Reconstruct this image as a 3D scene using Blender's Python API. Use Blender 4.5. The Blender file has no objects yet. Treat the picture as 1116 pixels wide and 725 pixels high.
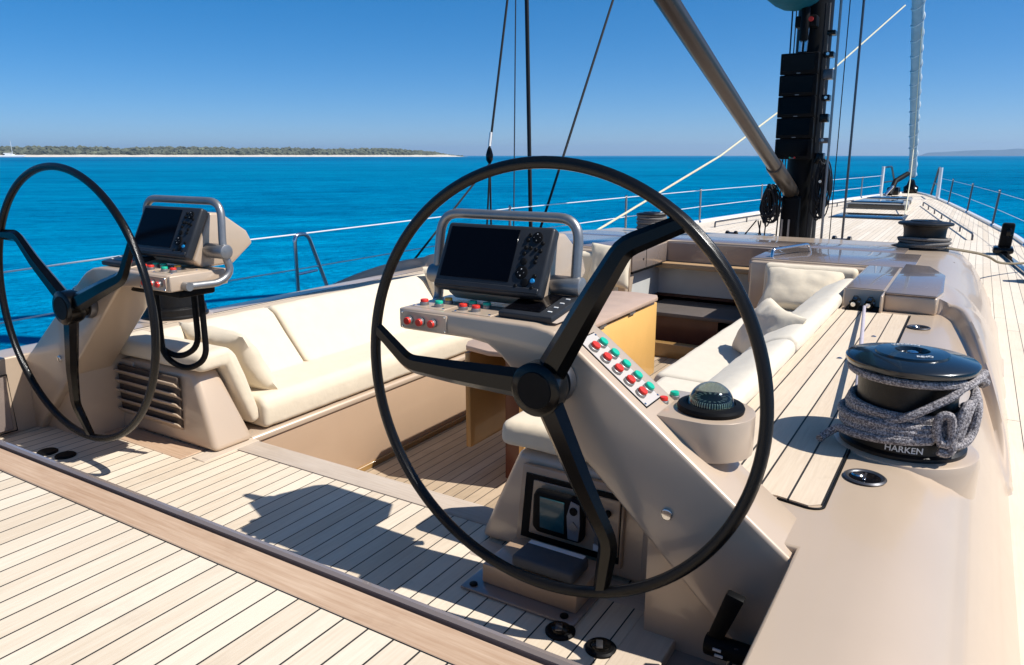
import bpy, bmesh, math, random
from mathutils import Vector, Matrix, noise
random.seed(7)
R = math.radians
scn = bpy.context.scene
COL = scn.collection
CX0 = -2.2            # centreline of the yacht; X starboard, Y forward, Z up, aft deck at z = 0

# ------------------------------------------------------------------ materials
def new_mat(name):
    m = bpy.data.materials.new(name); m.use_nodes = True
    nt = m.node_tree; b = nt.nodes['Principled BSDF']
    return m, nt, b
def nd(nt, t, **kw):
    n = nt.nodes.new(t)
    for k, v in kw.items(): setattr(n, k, v)
    return n
def lk(nt, a, b): nt.links.new(a, b)
def math_n(nt, op, a, b=None, clamp=False):
    n = nd(nt, 'ShaderNodeMath', operation=op, use_clamp=clamp)
    for i, v in enumerate((a, b)):
        if v is None: continue
        if isinstance(v, (int, float)): n.inputs[i].default_value = v
        else: lk(nt, v, n.inputs[i])
    return n.outputs[0]
def mix_c(nt, f, a, b, mode='MIX'):
    n = nd(nt, 'ShaderNodeMix', data_type='RGBA', blend_type=mode)
    for i, v in ((0, f), (6, a), (7, b)):
        if isinstance(v, (int, float)): n.inputs[i].default_value = v
        elif isinstance(v, tuple): n.inputs[i].default_value = (*v, 1) if len(v) == 3 else v
        else: lk(nt, v, n.inputs[i])
    return n.outputs[2]
def noise_n(nt, vec, scale, detail=4, rough=.55):
    n = nd(nt, 'ShaderNodeTexNoise'); n.inputs['Scale'].default_value = scale
    n.inputs['Detail'].default_value = detail; n.inputs['Roughness'].default_value = rough
    if vec is not None: lk(nt, vec, n.inputs['Vector'])
    return n.outputs['Fac']
def vscale(nt, vec, s):
    n = nd(nt, 'ShaderNodeMapping'); n.inputs['Scale'].default_value = s
    lk(nt, vec, n.inputs['Vector']); return n.outputs[0]
def bump(nt, h, dist, strength=1.0):
    n = nd(nt, 'ShaderNodeBump'); n.inputs['Distance'].default_value = dist
    n.inputs['Strength'].default_value = strength
    lk(nt, h, n.inputs['Height']); return n.outputs[0]
def ramp(nt, fac, stops):
    n = nd(nt, 'ShaderNodeValToRGB'); cr = n.color_ramp
    while len(cr.elements) < len(stops): cr.elements.new(.5)
    for e, (p, c) in zip(cr.elements, stops): e.position = p; e.color = (*c, 1)
    lk(nt, fac, n.inputs[0]); return n.outputs[0]
def pos(nt): return nd(nt, 'ShaderNodeNewGeometry').outputs['Position']

def plain(name, c, rough=.5, metal=0, coat=0, spec=.5, var=.08, vs=6, bmp=0, bs=200, coat_r=.05):
    m, nt, b = new_mat(name)
    p = pos(nt)
    f = noise_n(nt, p, vs, 5)
    lo = tuple(max(0, x*(1-var)) for x in c); hi = tuple(min(1, x*(1+var)) for x in c)
    lk(nt, ramp(nt, f, [(.3, lo), (.7, hi)]), b.inputs['Base Color'])
    rr = math_n(nt, 'MULTIPLY_ADD', noise_n(nt, p, vs*3, 4), rough*.35); 
    rr.node.inputs[2].default_value = rough*.82
    lk(nt, rr, b.inputs['Roughness'])
    b.inputs['Metallic'].default_value = metal
    b.inputs['Specular IOR Level'].default_value = spec
    b.inputs['Coat Weight'].default_value = coat
    b.inputs['Coat Roughness'].default_value = coat_r
    if bmp: lk(nt, bump(nt, noise_n(nt, p, bs, 3), bmp), b.inputs['Normal'])
    return m

def teak(name, phase, spacing=.0715, seams=True, axis=0, c=((.61,.495,.36),(.735,.63,.49)), seam_w=.034, grey=0, butt=0):
    m, nt, b = new_mat(name)
    p = pos(nt)
    s = nd(nt, 'ShaderNodeSeparateXYZ'); lk(nt, p, s.inputs[0])
    u = s.outputs[axis]; v = s.outputs[1-axis]
    t = math_n(nt, 'DIVIDE', math_n(nt, 'SUBTRACT', u, phase), spacing)
    idx = math_n(nt, 'FLOOR', t); fr = math_n(nt, 'FRACT', t)
    wn = nd(nt, 'ShaderNodeTexWhiteNoise', noise_dimensions='2D')
    cb = nd(nt, 'ShaderNodeCombineXYZ'); lk(nt, idx, cb.inputs[0])
    seg = None
    if butt:
        off = nd(nt, 'ShaderNodeTexWhiteNoise', noise_dimensions='1D'); lk(nt, idx, off.inputs['W'])
        vv = math_n(nt, 'ADD', math_n(nt, 'DIVIDE', v, butt), off.outputs['Value'])
        lk(nt, math_n(nt, 'FLOOR', vv), cb.inputs[1]); seg = math_n(nt, 'FRACT', vv)
    lk(nt, cb.outputs[0], wn.inputs['Vector'])
    sc = [34, 34, 34]; sc[1-axis] = 1.6
    vec = vscale(nt, p, tuple(sc))
    addv = nd(nt, 'ShaderNodeVectorMath', operation='ADD'); lk(nt, vec, addv.inputs[0])
    if seams: lk(nt, wn.outputs['Color'], addv.inputs[1])
    g = noise_n(nt, addv.outputs[0], 3.2, 6, .62)
    big = noise_n(nt, p, 1.7, 4)
    f = math_n(nt, 'ADD', math_n(nt, 'MULTIPLY', g, .60), math_n(nt, 'MULTIPLY', big, .38))
    if seams: f = math_n(nt, 'ADD', f, math_n(nt, 'MULTIPLY', math_n(nt, 'SUBTRACT', wn.outputs['Value'], .5), .30))
    col = ramp(nt, f, [(.30, c[0]), (.66, c[1])])
    fine = noise_n(nt, vscale(nt, p, tuple(x*5 for x in sc)), 4, 3)
    col = mix_c(nt, math_n(nt, 'MULTIPLY', fine, .14), col, tuple(x*.62 for x in c[0]))
    # small stains and footmarks worn into the wood
    st = ramp(nt, noise_n(nt, p, 5.5, 6, .7), [(.56, (0,0,0)), (.74, (1,1,1))])
    stn = nd(nt, 'ShaderNodeRGBToBW'); lk(nt, st, stn.inputs[0])
    col = mix_c(nt, math_n(nt, 'MULTIPLY', stn.outputs[0], .26), col, tuple(x*.66 for x in c[0]))
    h = math_n(nt, 'MULTIPLY', g, .25)
    if seams:
        a = math_n(nt, 'LESS_THAN', fr, seam_w); b2 = math_n(nt, 'GREATER_THAN', fr, 1-seam_w)
        sm = math_n(nt, 'MAXIMUM', a, b2)
        if seg is not None:
            sm = math_n(nt, 'MAXIMUM', sm, math_n(nt, 'LESS_THAN', seg, .005/butt))
        col = mix_c(nt, sm, col, (.028,.025,.022))
        h = math_n(nt, 'SUBTRACT', h, sm)
    lk(nt, col, b.inputs['Base Color'])
    b.inputs['Roughness'].default_value = .62
    b.inputs['Specular IOR Level'].default_value = .3
    lk(nt, bump(nt, h, .0016), b.inputs['Normal'])
    return m

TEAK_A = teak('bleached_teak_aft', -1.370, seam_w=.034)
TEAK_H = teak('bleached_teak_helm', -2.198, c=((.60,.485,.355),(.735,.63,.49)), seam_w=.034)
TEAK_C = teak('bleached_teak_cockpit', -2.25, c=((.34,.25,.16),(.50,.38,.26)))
TEAK_T = teak('bleached_teak_coaming', -.277, .093, c=((.57,.45,.325),(.70,.58,.44)), seam_w=.035)
TEAK_D = teak('bleached_teak_deck', -2.2, .085, c=((.65,.55,.425),(.74,.65,.53)), seam_w=.022, butt=3.1)
TEAK_M = teak('teak_margin', 0, seams=False, axis=1, c=((.36,.215,.125),(.58,.42,.29)))
TEAK_G = teak('grey_teak_margin', 0, seams=False, axis=1, c=((.44,.35,.27),(.58,.49,.40)))
TEAK_GY = teak('grey_teak_margin_long', 0, seams=False, axis=0, c=((.50,.40,.30),(.64,.53,.41)))
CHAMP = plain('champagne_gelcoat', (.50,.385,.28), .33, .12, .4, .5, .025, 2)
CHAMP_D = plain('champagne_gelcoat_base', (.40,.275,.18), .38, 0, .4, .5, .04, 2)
MAUVE = plain('mauve_gelcoat', (.27,.215,.185), .26, .2, .7, .5, .04, 2, coat_r=.03)
CREAM = None
BLACKC = plain('carbon_black', (.0022,.0021,.002), .2, 0, 0, .28, .3, 30)
BLACKM = plain('matt_black', (.004,.004,.0043), .55, 0, 0, .12, .2, 20)
BEZEL = plain('bezel_grey', (.022,.024,.028), .42, 0, 0, .3, .1, 20)
SCREEN = plain('dark_screen', (.002,.002,.003), .12, 0, 0, .12, .1, 3)
TEALSCR = plain('teal_screen', (.018,.085,.10), .15, 0, .3, .4, .1, 3)
BRUSH = plain('satin_aluminium', (.30,.295,.29), .42, .75, 0, .4, .08, 30)
STEEL = plain('polished_steel', (.66,.67,.68), .16, 1, 0, .5, .05, 20)
DKSTEEL = plain('dark_steel', (.12,.12,.13), .35, .8, 0, .5, .1, 20)
RED = plain('red_plastic', (.66,.035,.02), .4, 0, .1, .4, .05)
GREEN = plain('green_plastic', (.01,.42,.27), .4, 0, .1, .4, .05)
YELLOW = plain('yellow_plastic', (.75,.38,.03), .3, 0, .5, .5, .05)
WHITEP = plain('white_plastic', (.72,.71,.69), .4, 0, .2, .5, .04)
PLATE = plain('pale_plate', (.58,.52,.46), .35, .1, .4, .5, .03)
ORANGE = plain('honey_veneer', (.86,.50,.155), .4, 0, .35, .5, .06, 3)
BROWNW = plain('brown_and_shaded_veneer', (.30,.17,.055), .4, 0, .3, .5, .1, 4)  # plain brown wood, and the honey veneer with shade painted in
DKWOOD = plain('dark_mahogany', (.11,.036,.022), .4, 0, .2, .4, .2, 4)
WHITEG = plain('white_panel', (.55,.55,.52), .4, 0, .2, .5, .04)
NAVY = plain('winch_cap_blue', (.010,.016,.022), .22, .2, .45, .5, .1, 8)
WDRUM = plain('winch_drum_black', (.006,.0055,.0055), .42, .1, 0, .35, .3, 40, .0006, 160)
VANGM = plain('bronze_grey_tube', (.07,.056,.046), .30, .45, 0, .5, .05, 8)
TEALC = plain('teal_canvas', (.0,.105,.15), .8, 0, 0, .2, .15, 4)
SAILW = plain('furled_sail_cloth', (.40,.50,.54), .7, 0, 0, .3, .1, 5)
WHITEROPE = plain('cream_rope', (.62,.58,.42), .8, 0, 0, .2, .2, 60)
BLKROPE = plain('black_rope', (.012,.013,.016), .7, 0, 0, .3, .3, 60)
GREYROPE = plain('grey_rope', (.16,.15,.14), .8, 0, 0, .3, .4, 120)
PALEROPE = plain('pale_lilac_rope', (.42,.38,.42), .7, 0, 0, .3, .15, 120)
RUBBER = plain('dark_rubber_pad', (.055,.06,.068), .6, 0, 0, .4, .1, 20)
GLASSD = plain('smoked_hatch_glass', (.012,.014,.016), .06, 0, .5, .5, .1, 4)
WHITEPAINT = plain('white_paint', (.78,.78,.76), .35, 0, .4, .5, .04)

def fabric(name, c):
    m, nt, b = new_mat(name); p = pos(nt)
    n1 = noise_n(nt, p, 9, 6, .6)
    lk(nt, ramp(nt, n1, [(.3, tuple(x*.94 for x in c)), (.7, c)]), b.inputs['Base Color'])
    b.inputs['Roughness'].default_value = .85
    b.inputs['Specular IOR Level'].default_value = .15
    b.inputs['Sheen Weight'].default_value = .15
    b.inputs['Subsurface Weight'].default_value = 0
    cr = noise_n(nt, vscale(nt, p, (1, 1, 1)), 14, 3, .5)
    wv = noise_n(nt, p, 420, 2)
    h = math_n(nt, 'ADD', math_n(nt, 'MULTIPLY', cr, 1.0), math_n(nt, 'MULTIPLY', wv, .035))
    lk(nt, bump(nt, h, .0035), b.inputs['Normal'])
    return m
CREAM = fabric('cream_canvas', (.70,.60,.45))
WHITEF = fabric('off_white_canvas', (.67,.60,.485))

def rope_mat():
    m, nt, b = new_mat('mottled_rope'); p = pos(nt)
    n1 = noise_n(nt, p, 150, 2, .8)
    lk(nt, ramp(nt, n1, [(.40, (.085,.074,.08)), (.50, (.22,.20,.20)), (.62, (.48,.44,.43))]), b.inputs['Base Color'])
    b.inputs['Roughness'].default_value = .8
    lk(nt, bump(nt, n1, .004), b.inputs['Normal'])
    return m
ROPE = rope_mat()

def carbon():
    m, nt, b = new_mat('twill_carbon_rim'); p = pos(nt)
    ck = nd(nt, 'ShaderNodeTexWave', wave_type='BANDS', bands_direction='DIAGONAL'); ck.inputs['Scale'].default_value = 150
    lk(nt, p, ck.inputs['Vector'])
    lk(nt, ramp(nt, ck.outputs['Fac'], [(.3, (.0014,.0014,.0014)), (.7, (.006,.0055,.005))]), b.inputs['Base Color'])
    b.inputs['Roughness'].default_value = .22
    b.inputs['Specular IOR Level'].default_value = .32
    b.inputs['Coat Weight'].default_value = .0; b.inputs['Coat Roughness'].default_value = .12
    lk(nt, bump(nt, ck.outputs['Fac'], .0004), b.inputs['Normal'])
    return m
RIM = carbon()

def dome_mat():
    m, nt, b = new_mat('compass_dome'); p = pos(nt)
    b.inputs['Base Color'].default_value = (.22,.27,.26,1)
    b.inputs['Transmission Weight'].default_value = 1
    b.inputs['Roughness'].default_value = .02
    b.inputs['IOR'].default_value = 1.06
    b.inputs['Coat Weight'].default_value = 1
    return m
DOME = dome_mat()
def card_mat():
    m, nt, b = new_mat('compass_card'); 
    tc = nd(nt, 'ShaderNodeTexCoord').outputs['Object']
    s = nd(nt, 'ShaderNodeSeparateXYZ'); lk(nt, tc, s.inputs[0])
    ang = math_n(nt, 'ARCTAN2', s.outputs[1], s.outputs[0])
    st = math_n(nt, 'GREATER_THAN', math_n(nt, 'FRACT', math_n(nt, 'MULTIPLY', ang, 48/6.2832)), .60)
    rad = math_n(nt, 'SQRT', math_n(nt, 'ADD', math_n(nt, 'POWER', s.outputs[0], 2), math_n(nt, 'POWER', s.outputs[1], 2)))
    z = math_n(nt, 'GREATER_THAN', math_n(nt, 'SINE', math_n(nt, 'MULTIPLY', ang, 17)), .2)
    rim_ = math_n(nt, 'GREATER_THAN', rad, .051)
    mid = math_n(nt, 'MULTIPLY', math_n(nt, 'GREATER_THAN', rad, .030), math_n(nt, 'LESS_THAN', rad, .043))
    f = math_n(nt, 'MAXIMUM', math_n(nt, 'MULTIPLY', st, rim_), math_n(nt, 'MULTIPLY', z, math_n(nt, 'MULTIPLY', mid, .6)))
    lk(nt, mix_c(nt, f, (.004,.007,.006), (.85,.97,.74)), b.inputs['Base Color'])
    return m
CARD = card_mat()

def water_mat():
    m, nt, b = new_mat('sea_water'); p = pos(nt)
    s = nd(nt, 'ShaderNodeSeparateXYZ'); lk(nt, p, s.inputs[0])
    # distance along the view to the shore darkens in bands of seagrass
    rot = nd(nt, 'ShaderNodeMapping'); rot.inputs['Rotation'].default_value = (0,0,R(-45)); lk(nt, p, rot.inputs[0])
    st = vscale(nt, rot.outputs[0], (.0011, .0042, 1))
    n1 = noise_n(nt, st, 1.0, 5, .55)
    st2 = vscale(nt, rot.outputs[0], (.02, .05, 1))
    n2 = noise_n(nt, st2, 1.0, 4, .6)
    n3 = noise_n(nt, vscale(nt, rot.outputs[0], (.16,.42,1)), 1.0, 4, .6)
    f = math_n(nt, 'ADD', math_n(nt, 'MULTIPLY', n1, .36), math_n(nt, 'ADD', math_n(nt, 'MULTIPLY', n2, .22), math_n(nt, 'ADD', math_n(nt, 'MULTIPLY', n3, .25), math_n(nt, 'MULTIPLY', noise_n(nt, vscale(nt, rot.outputs[0], (.7,1.9,1)), 1.0, 4, .6), .22))))  # finer noises paint the light and dark of ripples into the colour
    WC = [(.43, (.0,.130,.29)), (.52, (.0,.225,.435)), (.61, (.0,.325,.56))]
    col = ramp(nt, f, WC)
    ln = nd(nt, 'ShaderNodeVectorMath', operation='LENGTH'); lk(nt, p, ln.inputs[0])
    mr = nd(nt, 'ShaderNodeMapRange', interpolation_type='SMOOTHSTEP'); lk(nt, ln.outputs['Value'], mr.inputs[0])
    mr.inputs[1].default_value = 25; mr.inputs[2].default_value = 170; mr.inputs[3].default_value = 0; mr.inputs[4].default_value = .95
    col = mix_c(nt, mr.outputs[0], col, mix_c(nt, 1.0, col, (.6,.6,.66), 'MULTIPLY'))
    b.inputs['Roughness'].default_value = .22
    b.inputs['IOR'].default_value = 1.33
    b.inputs['Specular IOR Level'].default_value = .0
    w1 = noise_n(nt, vscale(nt, rot.outputs[0], (.5,1.2,1)), 1.0, 6, .62)
    w2 = noise_n(nt, vscale(nt, rot.outputs[0], (2.2,4.6,1)), 1.0, 5, .6)
    h = math_n(nt, 'ADD', w1, math_n(nt, 'MULTIPLY', w2, .3))
    lk(nt, bump(nt, h, 1.2, .8), b.inputs['Normal'])
    # a few small whitecaps
    wc = ramp(nt, noise_n(nt, vscale(nt, rot.outputs[0], (.10,.22,1)), 1.0, 8, .7), [(.725, (0,0,0)), (.75, (1,1,1))])
    bw = nd(nt, 'ShaderNodeRGBToBW'); lk(nt, wc, bw.inputs[0])
    lk(nt, mix_c(nt, bw.outputs[0], col, (.75,.8,.82)), b.inputs['Base Color'])
    return m
WATER = water_mat()

# ------------------------------------------------------------------ geometry
MX = False
ORG = {}
def mirx(x): return 2*CX0 - x
class G:
    def __init__(self): self.bm = bmesh.new()
    def _merge(self, b):
        me = bpy.data.meshes.new('tmp'); b.to_mesh(me); b.free()
        self.bm.from_mesh(me); bpy.data.meshes.remove(me); return self
    def _bev(self, b, bevel, seg=3, ang=30):
        bmesh.ops.recalc_face_normals(b, faces=b.faces)
        if bevel > 0:
            es = [e for e in b.edges if len(e.link_faces) == 2 and e.calc_face_angle(0) > R(ang)]
            bmesh.ops.bevel(b, geom=es, offset=bevel, segments=seg, profile=.5, affect='EDGES', clamp_overlap=True)
        return self._merge(b)
    def hull8(self, pts, bevel=0, seg=3):          # 4 bottom, 4 top (same winding)
        b = bmesh.new(); v = [b.verts.new(p) for p in pts]
        for f in ((0,1,2,3), (4,5,6,7), (0,1,5,4), (1,2,6,5), (2,3,7,6), (3,0,4,7)): b.faces.new([v[i] for i in f])
        return self._bev(b, bevel, seg)
    def box(self, x0, x1, y0, y1, z0, z1, bevel=0, seg=3):
        return self.hull8([(x0,y0,z0),(x1,y0,z0),(x1,y1,z0),(x0,y1,z0),(x0,y0,z1),(x1,y0,z1),(x1,y1,z1),(x0,y1,z1)], bevel, seg)
    def obox(self, mat, sx, sy, sz, bevel=0, seg=3):
        pts = [mat @ Vector((a*sx/2, b_*sy/2, c*sz/2)) for c in (-1,1) for a, b_ in ((-1,-1),(1,-1),(1,1),(-1,1))]
        return self.hull8(pts, bevel, seg)
    def prism(self, poly, axis, a, b_, bevel=0, seg=3, ang=30):
        def P(p, t):
            return {'x': (t, p[0], p[1]), 'y': (p[0], t, p[1]), 'z': (p[0], p[1], t)}[axis]
        b = bmesh.new()
        v0 = [b.verts.new(P(p, a)) for p in poly]; v1 = [b.verts.new(P(p, b_)) for p in poly]
        b.faces.new(v0); b.faces.new(v1); n = len(poly)
        for i in range(n): b.faces.new((v0[i], v0[(i+1)%n], v1[(i+1)%n], v1[i]))
        return self._bev(b, bevel, seg, ang)
    def tube(self, pts, r, n=10, closed=False, caps=True, flat=1.0, up=None):
        pts = [Vector(p) for p in pts]; N = len(pts); b = bmesh.new(); rings = []
        rr = r if isinstance(r, (list, tuple)) else [r]*N
        t0 = None; nrm = None
        for i, p in enumerate(pts):
            if closed: t = (pts[(i+1)%N]-pts[i-1]).normalized()
            else: t = (pts[min(i+1,N-1)]-pts[max(i-1,0)]).normalized()
            if nrm is None:
                ref = Vector(up) if up else (Vector((0,0,1)) if abs(t.z) < .9 else Vector((1,0,0)))
                nrm = (ref - t*ref.dot(t)).normalized()
            else:
                nrm = (nrm - t*nrm.dot(t)).normalized()
            bi = t.cross(nrm)
            rings.append([b.verts.new(p + (nrm*math.cos(2*math.pi*k/n) + bi*(math.sin(2*math.pi*k/n)*flat))*rr[i]) for k in range(n)])
        for i in range(N if closed else N-1):
            A = rings[i]; B = rings[(i+1)%N]
            for k in range(n): b.faces.new((A[k], A[(k+1)%n], B[(k+1)%n], B[k]))
        if caps and not closed:
            b.faces.new(rings[0]); b.faces.new(rings[-1])
        bmesh.ops.recalc_face_normals(b, faces=b.faces)
        return self._merge(b)
    def lathe(self, prof, c, axis=(0,0,1), n=40):   # prof: (r, h) from bottom to top
        q = Vector((0,0,1)).rotation_difference(Vector(axis).normalized()); c = Vector(c)
        b = bmesh.new(); rings = []
        for r, h in prof:
            if r < 1e-6: rings.append([b.verts.new(c + q @ Vector((0,0,h)))])
            else: rings.append([b.verts.new(c + q @ Vector((r*math.cos(2*math.pi*k/n), r*math.sin(2*math.pi*k/n), h))) for k in range(n)])
        for A, B in zip(rings, rings[1:]):
            for k in range(n):
                k2 = (k+1) % n
                a = [A[0]] if len(A) == 1 else [A[k], A[k2]]
                d = [B[0]] if len(B) == 1 else [B[k2], B[k]]
                if len(a)+len(d) >= 3: b.faces.new(a + d)
        for rg in (rings[0], rings[-1]):
            if len(rg) > 1: b.faces.new(rg)
        bmesh.ops.recalc_face_normals(b, faces=b.faces)
        return self._merge(b)
    def cyl(self, p, q, r, n=20, bevel=0):
        p = Vector(p); q = Vector(q); L = (q-p).length
        if bevel: return self.lathe([(r-bevel,0),(r-bevel*.3,bevel*.3),(r,bevel),(r,L-bevel),(r-bevel*.3,L-bevel*.3),(r-bevel,L)], p, q-p, n)
        return self.lathe([(r,0),(r,L)], p, q-p, n)
    def pillow(self, mat, w, d, h, n=22, seed=0, corner=.0, wr=.012, e=3.0, flatb=False):
        # soft cushion: w x d in its plane, h thick, edges drawn in, a few folds
        b = bmesh.new(); vt = {}
        def hgt(u, v):
            k = max(0., (1-abs(u)**e))*max(0., (1-abs(v)**e)); return k**.42
        for s in (1, -1):
            for i in range(n+1):
                for j in range(n+1):
                    u = -1+2*i/n; v = -1+2*j/n
                    pin = 1 - corner*(1-(abs(u)*abs(v))**2)*(abs(u)**6*(1-v*v) + abs(v)**6*(1-u*u))
                    z = s*h/2*hgt(u, v)
                    wv = noise.noise(Vector((u*2.2+seed*7.1, v*2.2-seed*3.3, s*1.7)))*wr
                    wv += noise.noise(Vector((u*5+seed, v*2.6+seed*2, 4.4*s)))*wr*.55
                    if flatb and s < 0: z *= .35
                    edge = (i in (0, n)) or (j in (0, n))
                    if edge and s < 0: continue
                    co = Vector((u*w/2*pin, v*d/2*pin, z + (0 if edge else wv*min(1, hgt(u,v)*1.6))))
                    vt[s,i,j] = b.verts.new(mat @ co)
        def V(s, i, j): return vt.get((s,i,j)) or vt[1,i,j]
        for s in (1, -1):
            for i in range(n):
                for j in range(n):
                    f = [V(s,i,j), V(s,i+1,j), V(s,i+1,j+1), V(s,i,j+1)]
                    try: b.faces.new(f if s > 0 else f[::-1])
                    except ValueError: pass
        bmesh.ops.recalc_face_normals(b, faces=b.faces)
        return self._merge(b)
    def soft(self, poly, axis, a, b_, rad=.04, puff=.012, seed=0, cuts=7):
        # upholstered slab: profile extruded, rounded, subdivided and slightly uneven
        t = G(); t.prism(poly, axis, a, b_, rad, 4, 20); b = t.bm
        L = abs(b_-a)
        for k in range(1, max(2, int(L/.12))):
            co = {'x': (a+(b_-a)*k/int(max(2, L/.12)),0,0), 'y': (0,a+(b_-a)*k/int(max(2, L/.12)),0), 'z': (0,0,a+(b_-a)*k/int(max(2, L/.12)))}[axis]
            no = {'x': (1,0,0), 'y': (0,1,0), 'z': (0,0,1)}[axis]
            bmesh.ops.bisect_plane(b, geom=b.verts[:]+b.edges[:]+b.faces[:], plane_co=co, plane_no=no)
        big = [e for e in b.edges if e.calc_length() > .09]
        bmesh.ops.subdivide_edges(b, edges=big, cuts=2, use_grid_fill=True)
        b.normal_update()
        for v in b.verts:
            w = noise.noise(v.co*5 + Vector((seed, seed*2, 0)))*.6 + noise.noise(v.co*13 + Vector((0, seed, seed)))*.4
            v.co += v.normal*w*puff
        return self._merge(b)
    def text(self, s, mat, size, depth, bend=None):
        cu = bpy.data.curves.new('t', 'FONT'); cu.body = s; cu.size = size; cu.extrude = depth; cu.align_x = 'CENTER'; cu.align_y = 'CENTER'
        cu.offset = size*.012
        o = bpy.data.objects.new('t', cu); COL.objects.link(o)
        dg = bpy.context.evaluated_depsgraph_get(); dg.update()
        me = bpy.data.meshes.new_from_object(o.evaluated_get(dg))
        b = bmesh.new(); b.from_mesh(me)
        if bend: 
            bmesh.ops.subdivide_edges(b, edges=[e for e in b.edges if e.calc_length() > size*.3], cuts=2)
            for v in b.verts: v.co = bend(v.co)
        else:
            for v in b.verts: v.co = mat @ v.co
        bpy.data.objects.remove(o); bpy.data.curves.remove(cu); bpy.data.meshes.remove(me)
        return self._merge(b)
    def obj(self, name, mat, parent=None, smooth=38, origin=None):
        b = self.bm
        if MX:
            for v in b.verts: v.co.x = mirx(v.co.x)
            bmesh.ops.reverse_faces(b, faces=b.faces)
        for f in b.faces: f.smooth = True
        for e in b.edges:
            if len(e.link_faces) != 2 or e.calc_face_angle(0) > R(smooth): e.smooth = False
        if parent is not None: o0 = ORG[parent]
        elif origin is not None: o0 = Vector(origin)
        else:
            xs = [v.co.x for v in b.verts]; ys = [v.co.y for v in b.verts]; zs = [v.co.z for v in b.verts]
            o0 = Vector(((min(xs)+max(xs))/2, (min(ys)+max(ys))/2, min(zs)))
        for v in b.verts: v.co -= o0
        me = bpy.data.meshes.new(name); b.to_mesh(me); b.free()
        me.materials.append(mat)
        o = bpy.data.objects.new(name, me); COL.objects.link(o)
        ORG[o] = o0
        if parent is not None: o.parent = parent
        else: o.location = o0
        return o

def tag(o, label=None, cat=None, group=None, kind=None):
    if label: o['label'] = label
    if cat: o['category'] = cat
    if group: o['group'] = group
    if kind: o['kind'] = kind
    return o
def thing(name, label, cat, loc, group=None):
    o = bpy.data.objects.new(name, None); COL.objects.link(o)
    l = Vector(loc)
    if MX: l.x = mirx(l.x)
    o.location = l; ORG[o] = l; o.empty_display_size = .1
    return tag(o, label, cat, group)
def struct(o): return tag(o, kind='structure')
def copy_part(o, parent, dv):
    c = o.copy(); COL.objects.link(c); c.parent = parent; c.location = o.location + Vector(dv); ORG[c] = ORG[parent]; return c
def arc(c, r, a0, a1, n, plane='xz'):
    out = []
    for k in range(n+1):
        a = R(a0+(a1-a0)*k/n); u = r*math.cos(a); v = r*math.sin(a)
        out.append({'xz': (c[0]+u, c[1], c[2]+v), 'xy': (c[0]+u, c[1]+v, c[2]), 'yz': (c[0], c[1]+u, c[2]+v)}[plane])
    return out
def fillet(pts, rad, n=6):
    out = [Vector(pts[0])]
    for i in range(1, len(pts)-1):
        p = Vector(pts[i]); a = (Vector(pts[i-1])-p); b = (Vector(pts[i+1])-p)
        d = min(rad, a.length*.49, b.length*.49)
        p0 = p + a.normalized()*d; p1 = p + b.normalized()*d
        for k in range(n+1):
            t = k/n; out.append(p0*(1-t)**2 + p*2*t*(1-t) + p1*t*t)
    out.append(Vector(pts[-1])); return out
def lerp_tab(tab, y):
    if y <= tab[0][0]: return tab[0][1]
    for (a, va), (b, vb) in zip(tab, tab[1:]):
        if y <= b: return va + (vb-va)*(y-a)/(b-a)
    return tab[-1][1]
def sstep(a, b, x):
    t = max(0, min(1, (x-a)/(b-a))); return t*t*(3-2*t)
HB = [(-4,3.25),(0,3.45),(5,3.52),(9,3.42),(12,3.22),(16,2.88),(18.5,2.56),(22,2.11),(26,1.56),(28.5,1.18),(31,.74),(32.6,.36),(33.4,.10)]
def hb(y): return lerp_tab(HB, y)
ZD = -.41

# ================================================================== SETTING: sea, coast
WZ = -2.5
g = G(); b = g.bm
rings = [0,3,6,10,16,25,40,65,110,200,400,800,1600,3200,6500,14000]
rows = []
for r in rings:
    if r == 0: rows.append([b.verts.new((0,0,WZ))]); continue
    rows.append([b.verts.new((r*math.cos(2*math.pi*k/64), r*math.sin(2*math.pi*k/64), WZ)) for k in range(64)])
for A, B in zip(rows, rows[1:]):
    for k in range(64):
        k2 = (k+1) % 64
        b.faces.new((A[0], B[k], B[k2]) if len(A) == 1 else (A[k], B[k], B[k2], A[k2]))
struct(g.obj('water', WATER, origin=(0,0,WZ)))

def bearing(px):           # bearing to port of the bow for a picture column
    return R(31.57) - math.atan((px-558)/834.)
def coast(name, px0, px1, D, prof, depth, mat, n=160, seed=0, z0=WZ):
    g = G(); b = g.bm; rows = []
    for i in range(n+1):
        t = i/n; a = bearing(px0)*(1-t) + bearing(px1)*t
        row = []
        for k, (dd, hh) in enumerate(prof(t, i)):
            r = D + dd
            row.append(b.verts.new((-r*math.sin(a), r*math.cos(a), z0 + hh)))
        rows.append(row)
    for A, B in zip(rows, rows[1:]):
        for k in range(len(A)-1): b.faces.new((A[k], B[k], B[k+1], A[k+1]))
    bmesh.ops.recalc_face_normals(b, faces=b.faces)
    return g.obj(name, mat)
SAND = plain('beach_sand', (.62,.56,.46), .9, 0, 0, .2, .1, .05)
SCRUB = plain('scrub_ground', (.10,.10,.05), .95, 0, 0, .1, .3, .03)
LEAF = plain('pine_foliage', (.105,.112,.07), .9, 0, 0, .1, .5, .03)
HAZY = plain('far_island_haze_blue', (.085,.135,.17), .95, 0, 0, .1, .15, .002)  # blue of the distant haze put into the island's own colour
D0 = 2300.
def endt(t): return sstep(0, .10, t)*1.0
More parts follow.
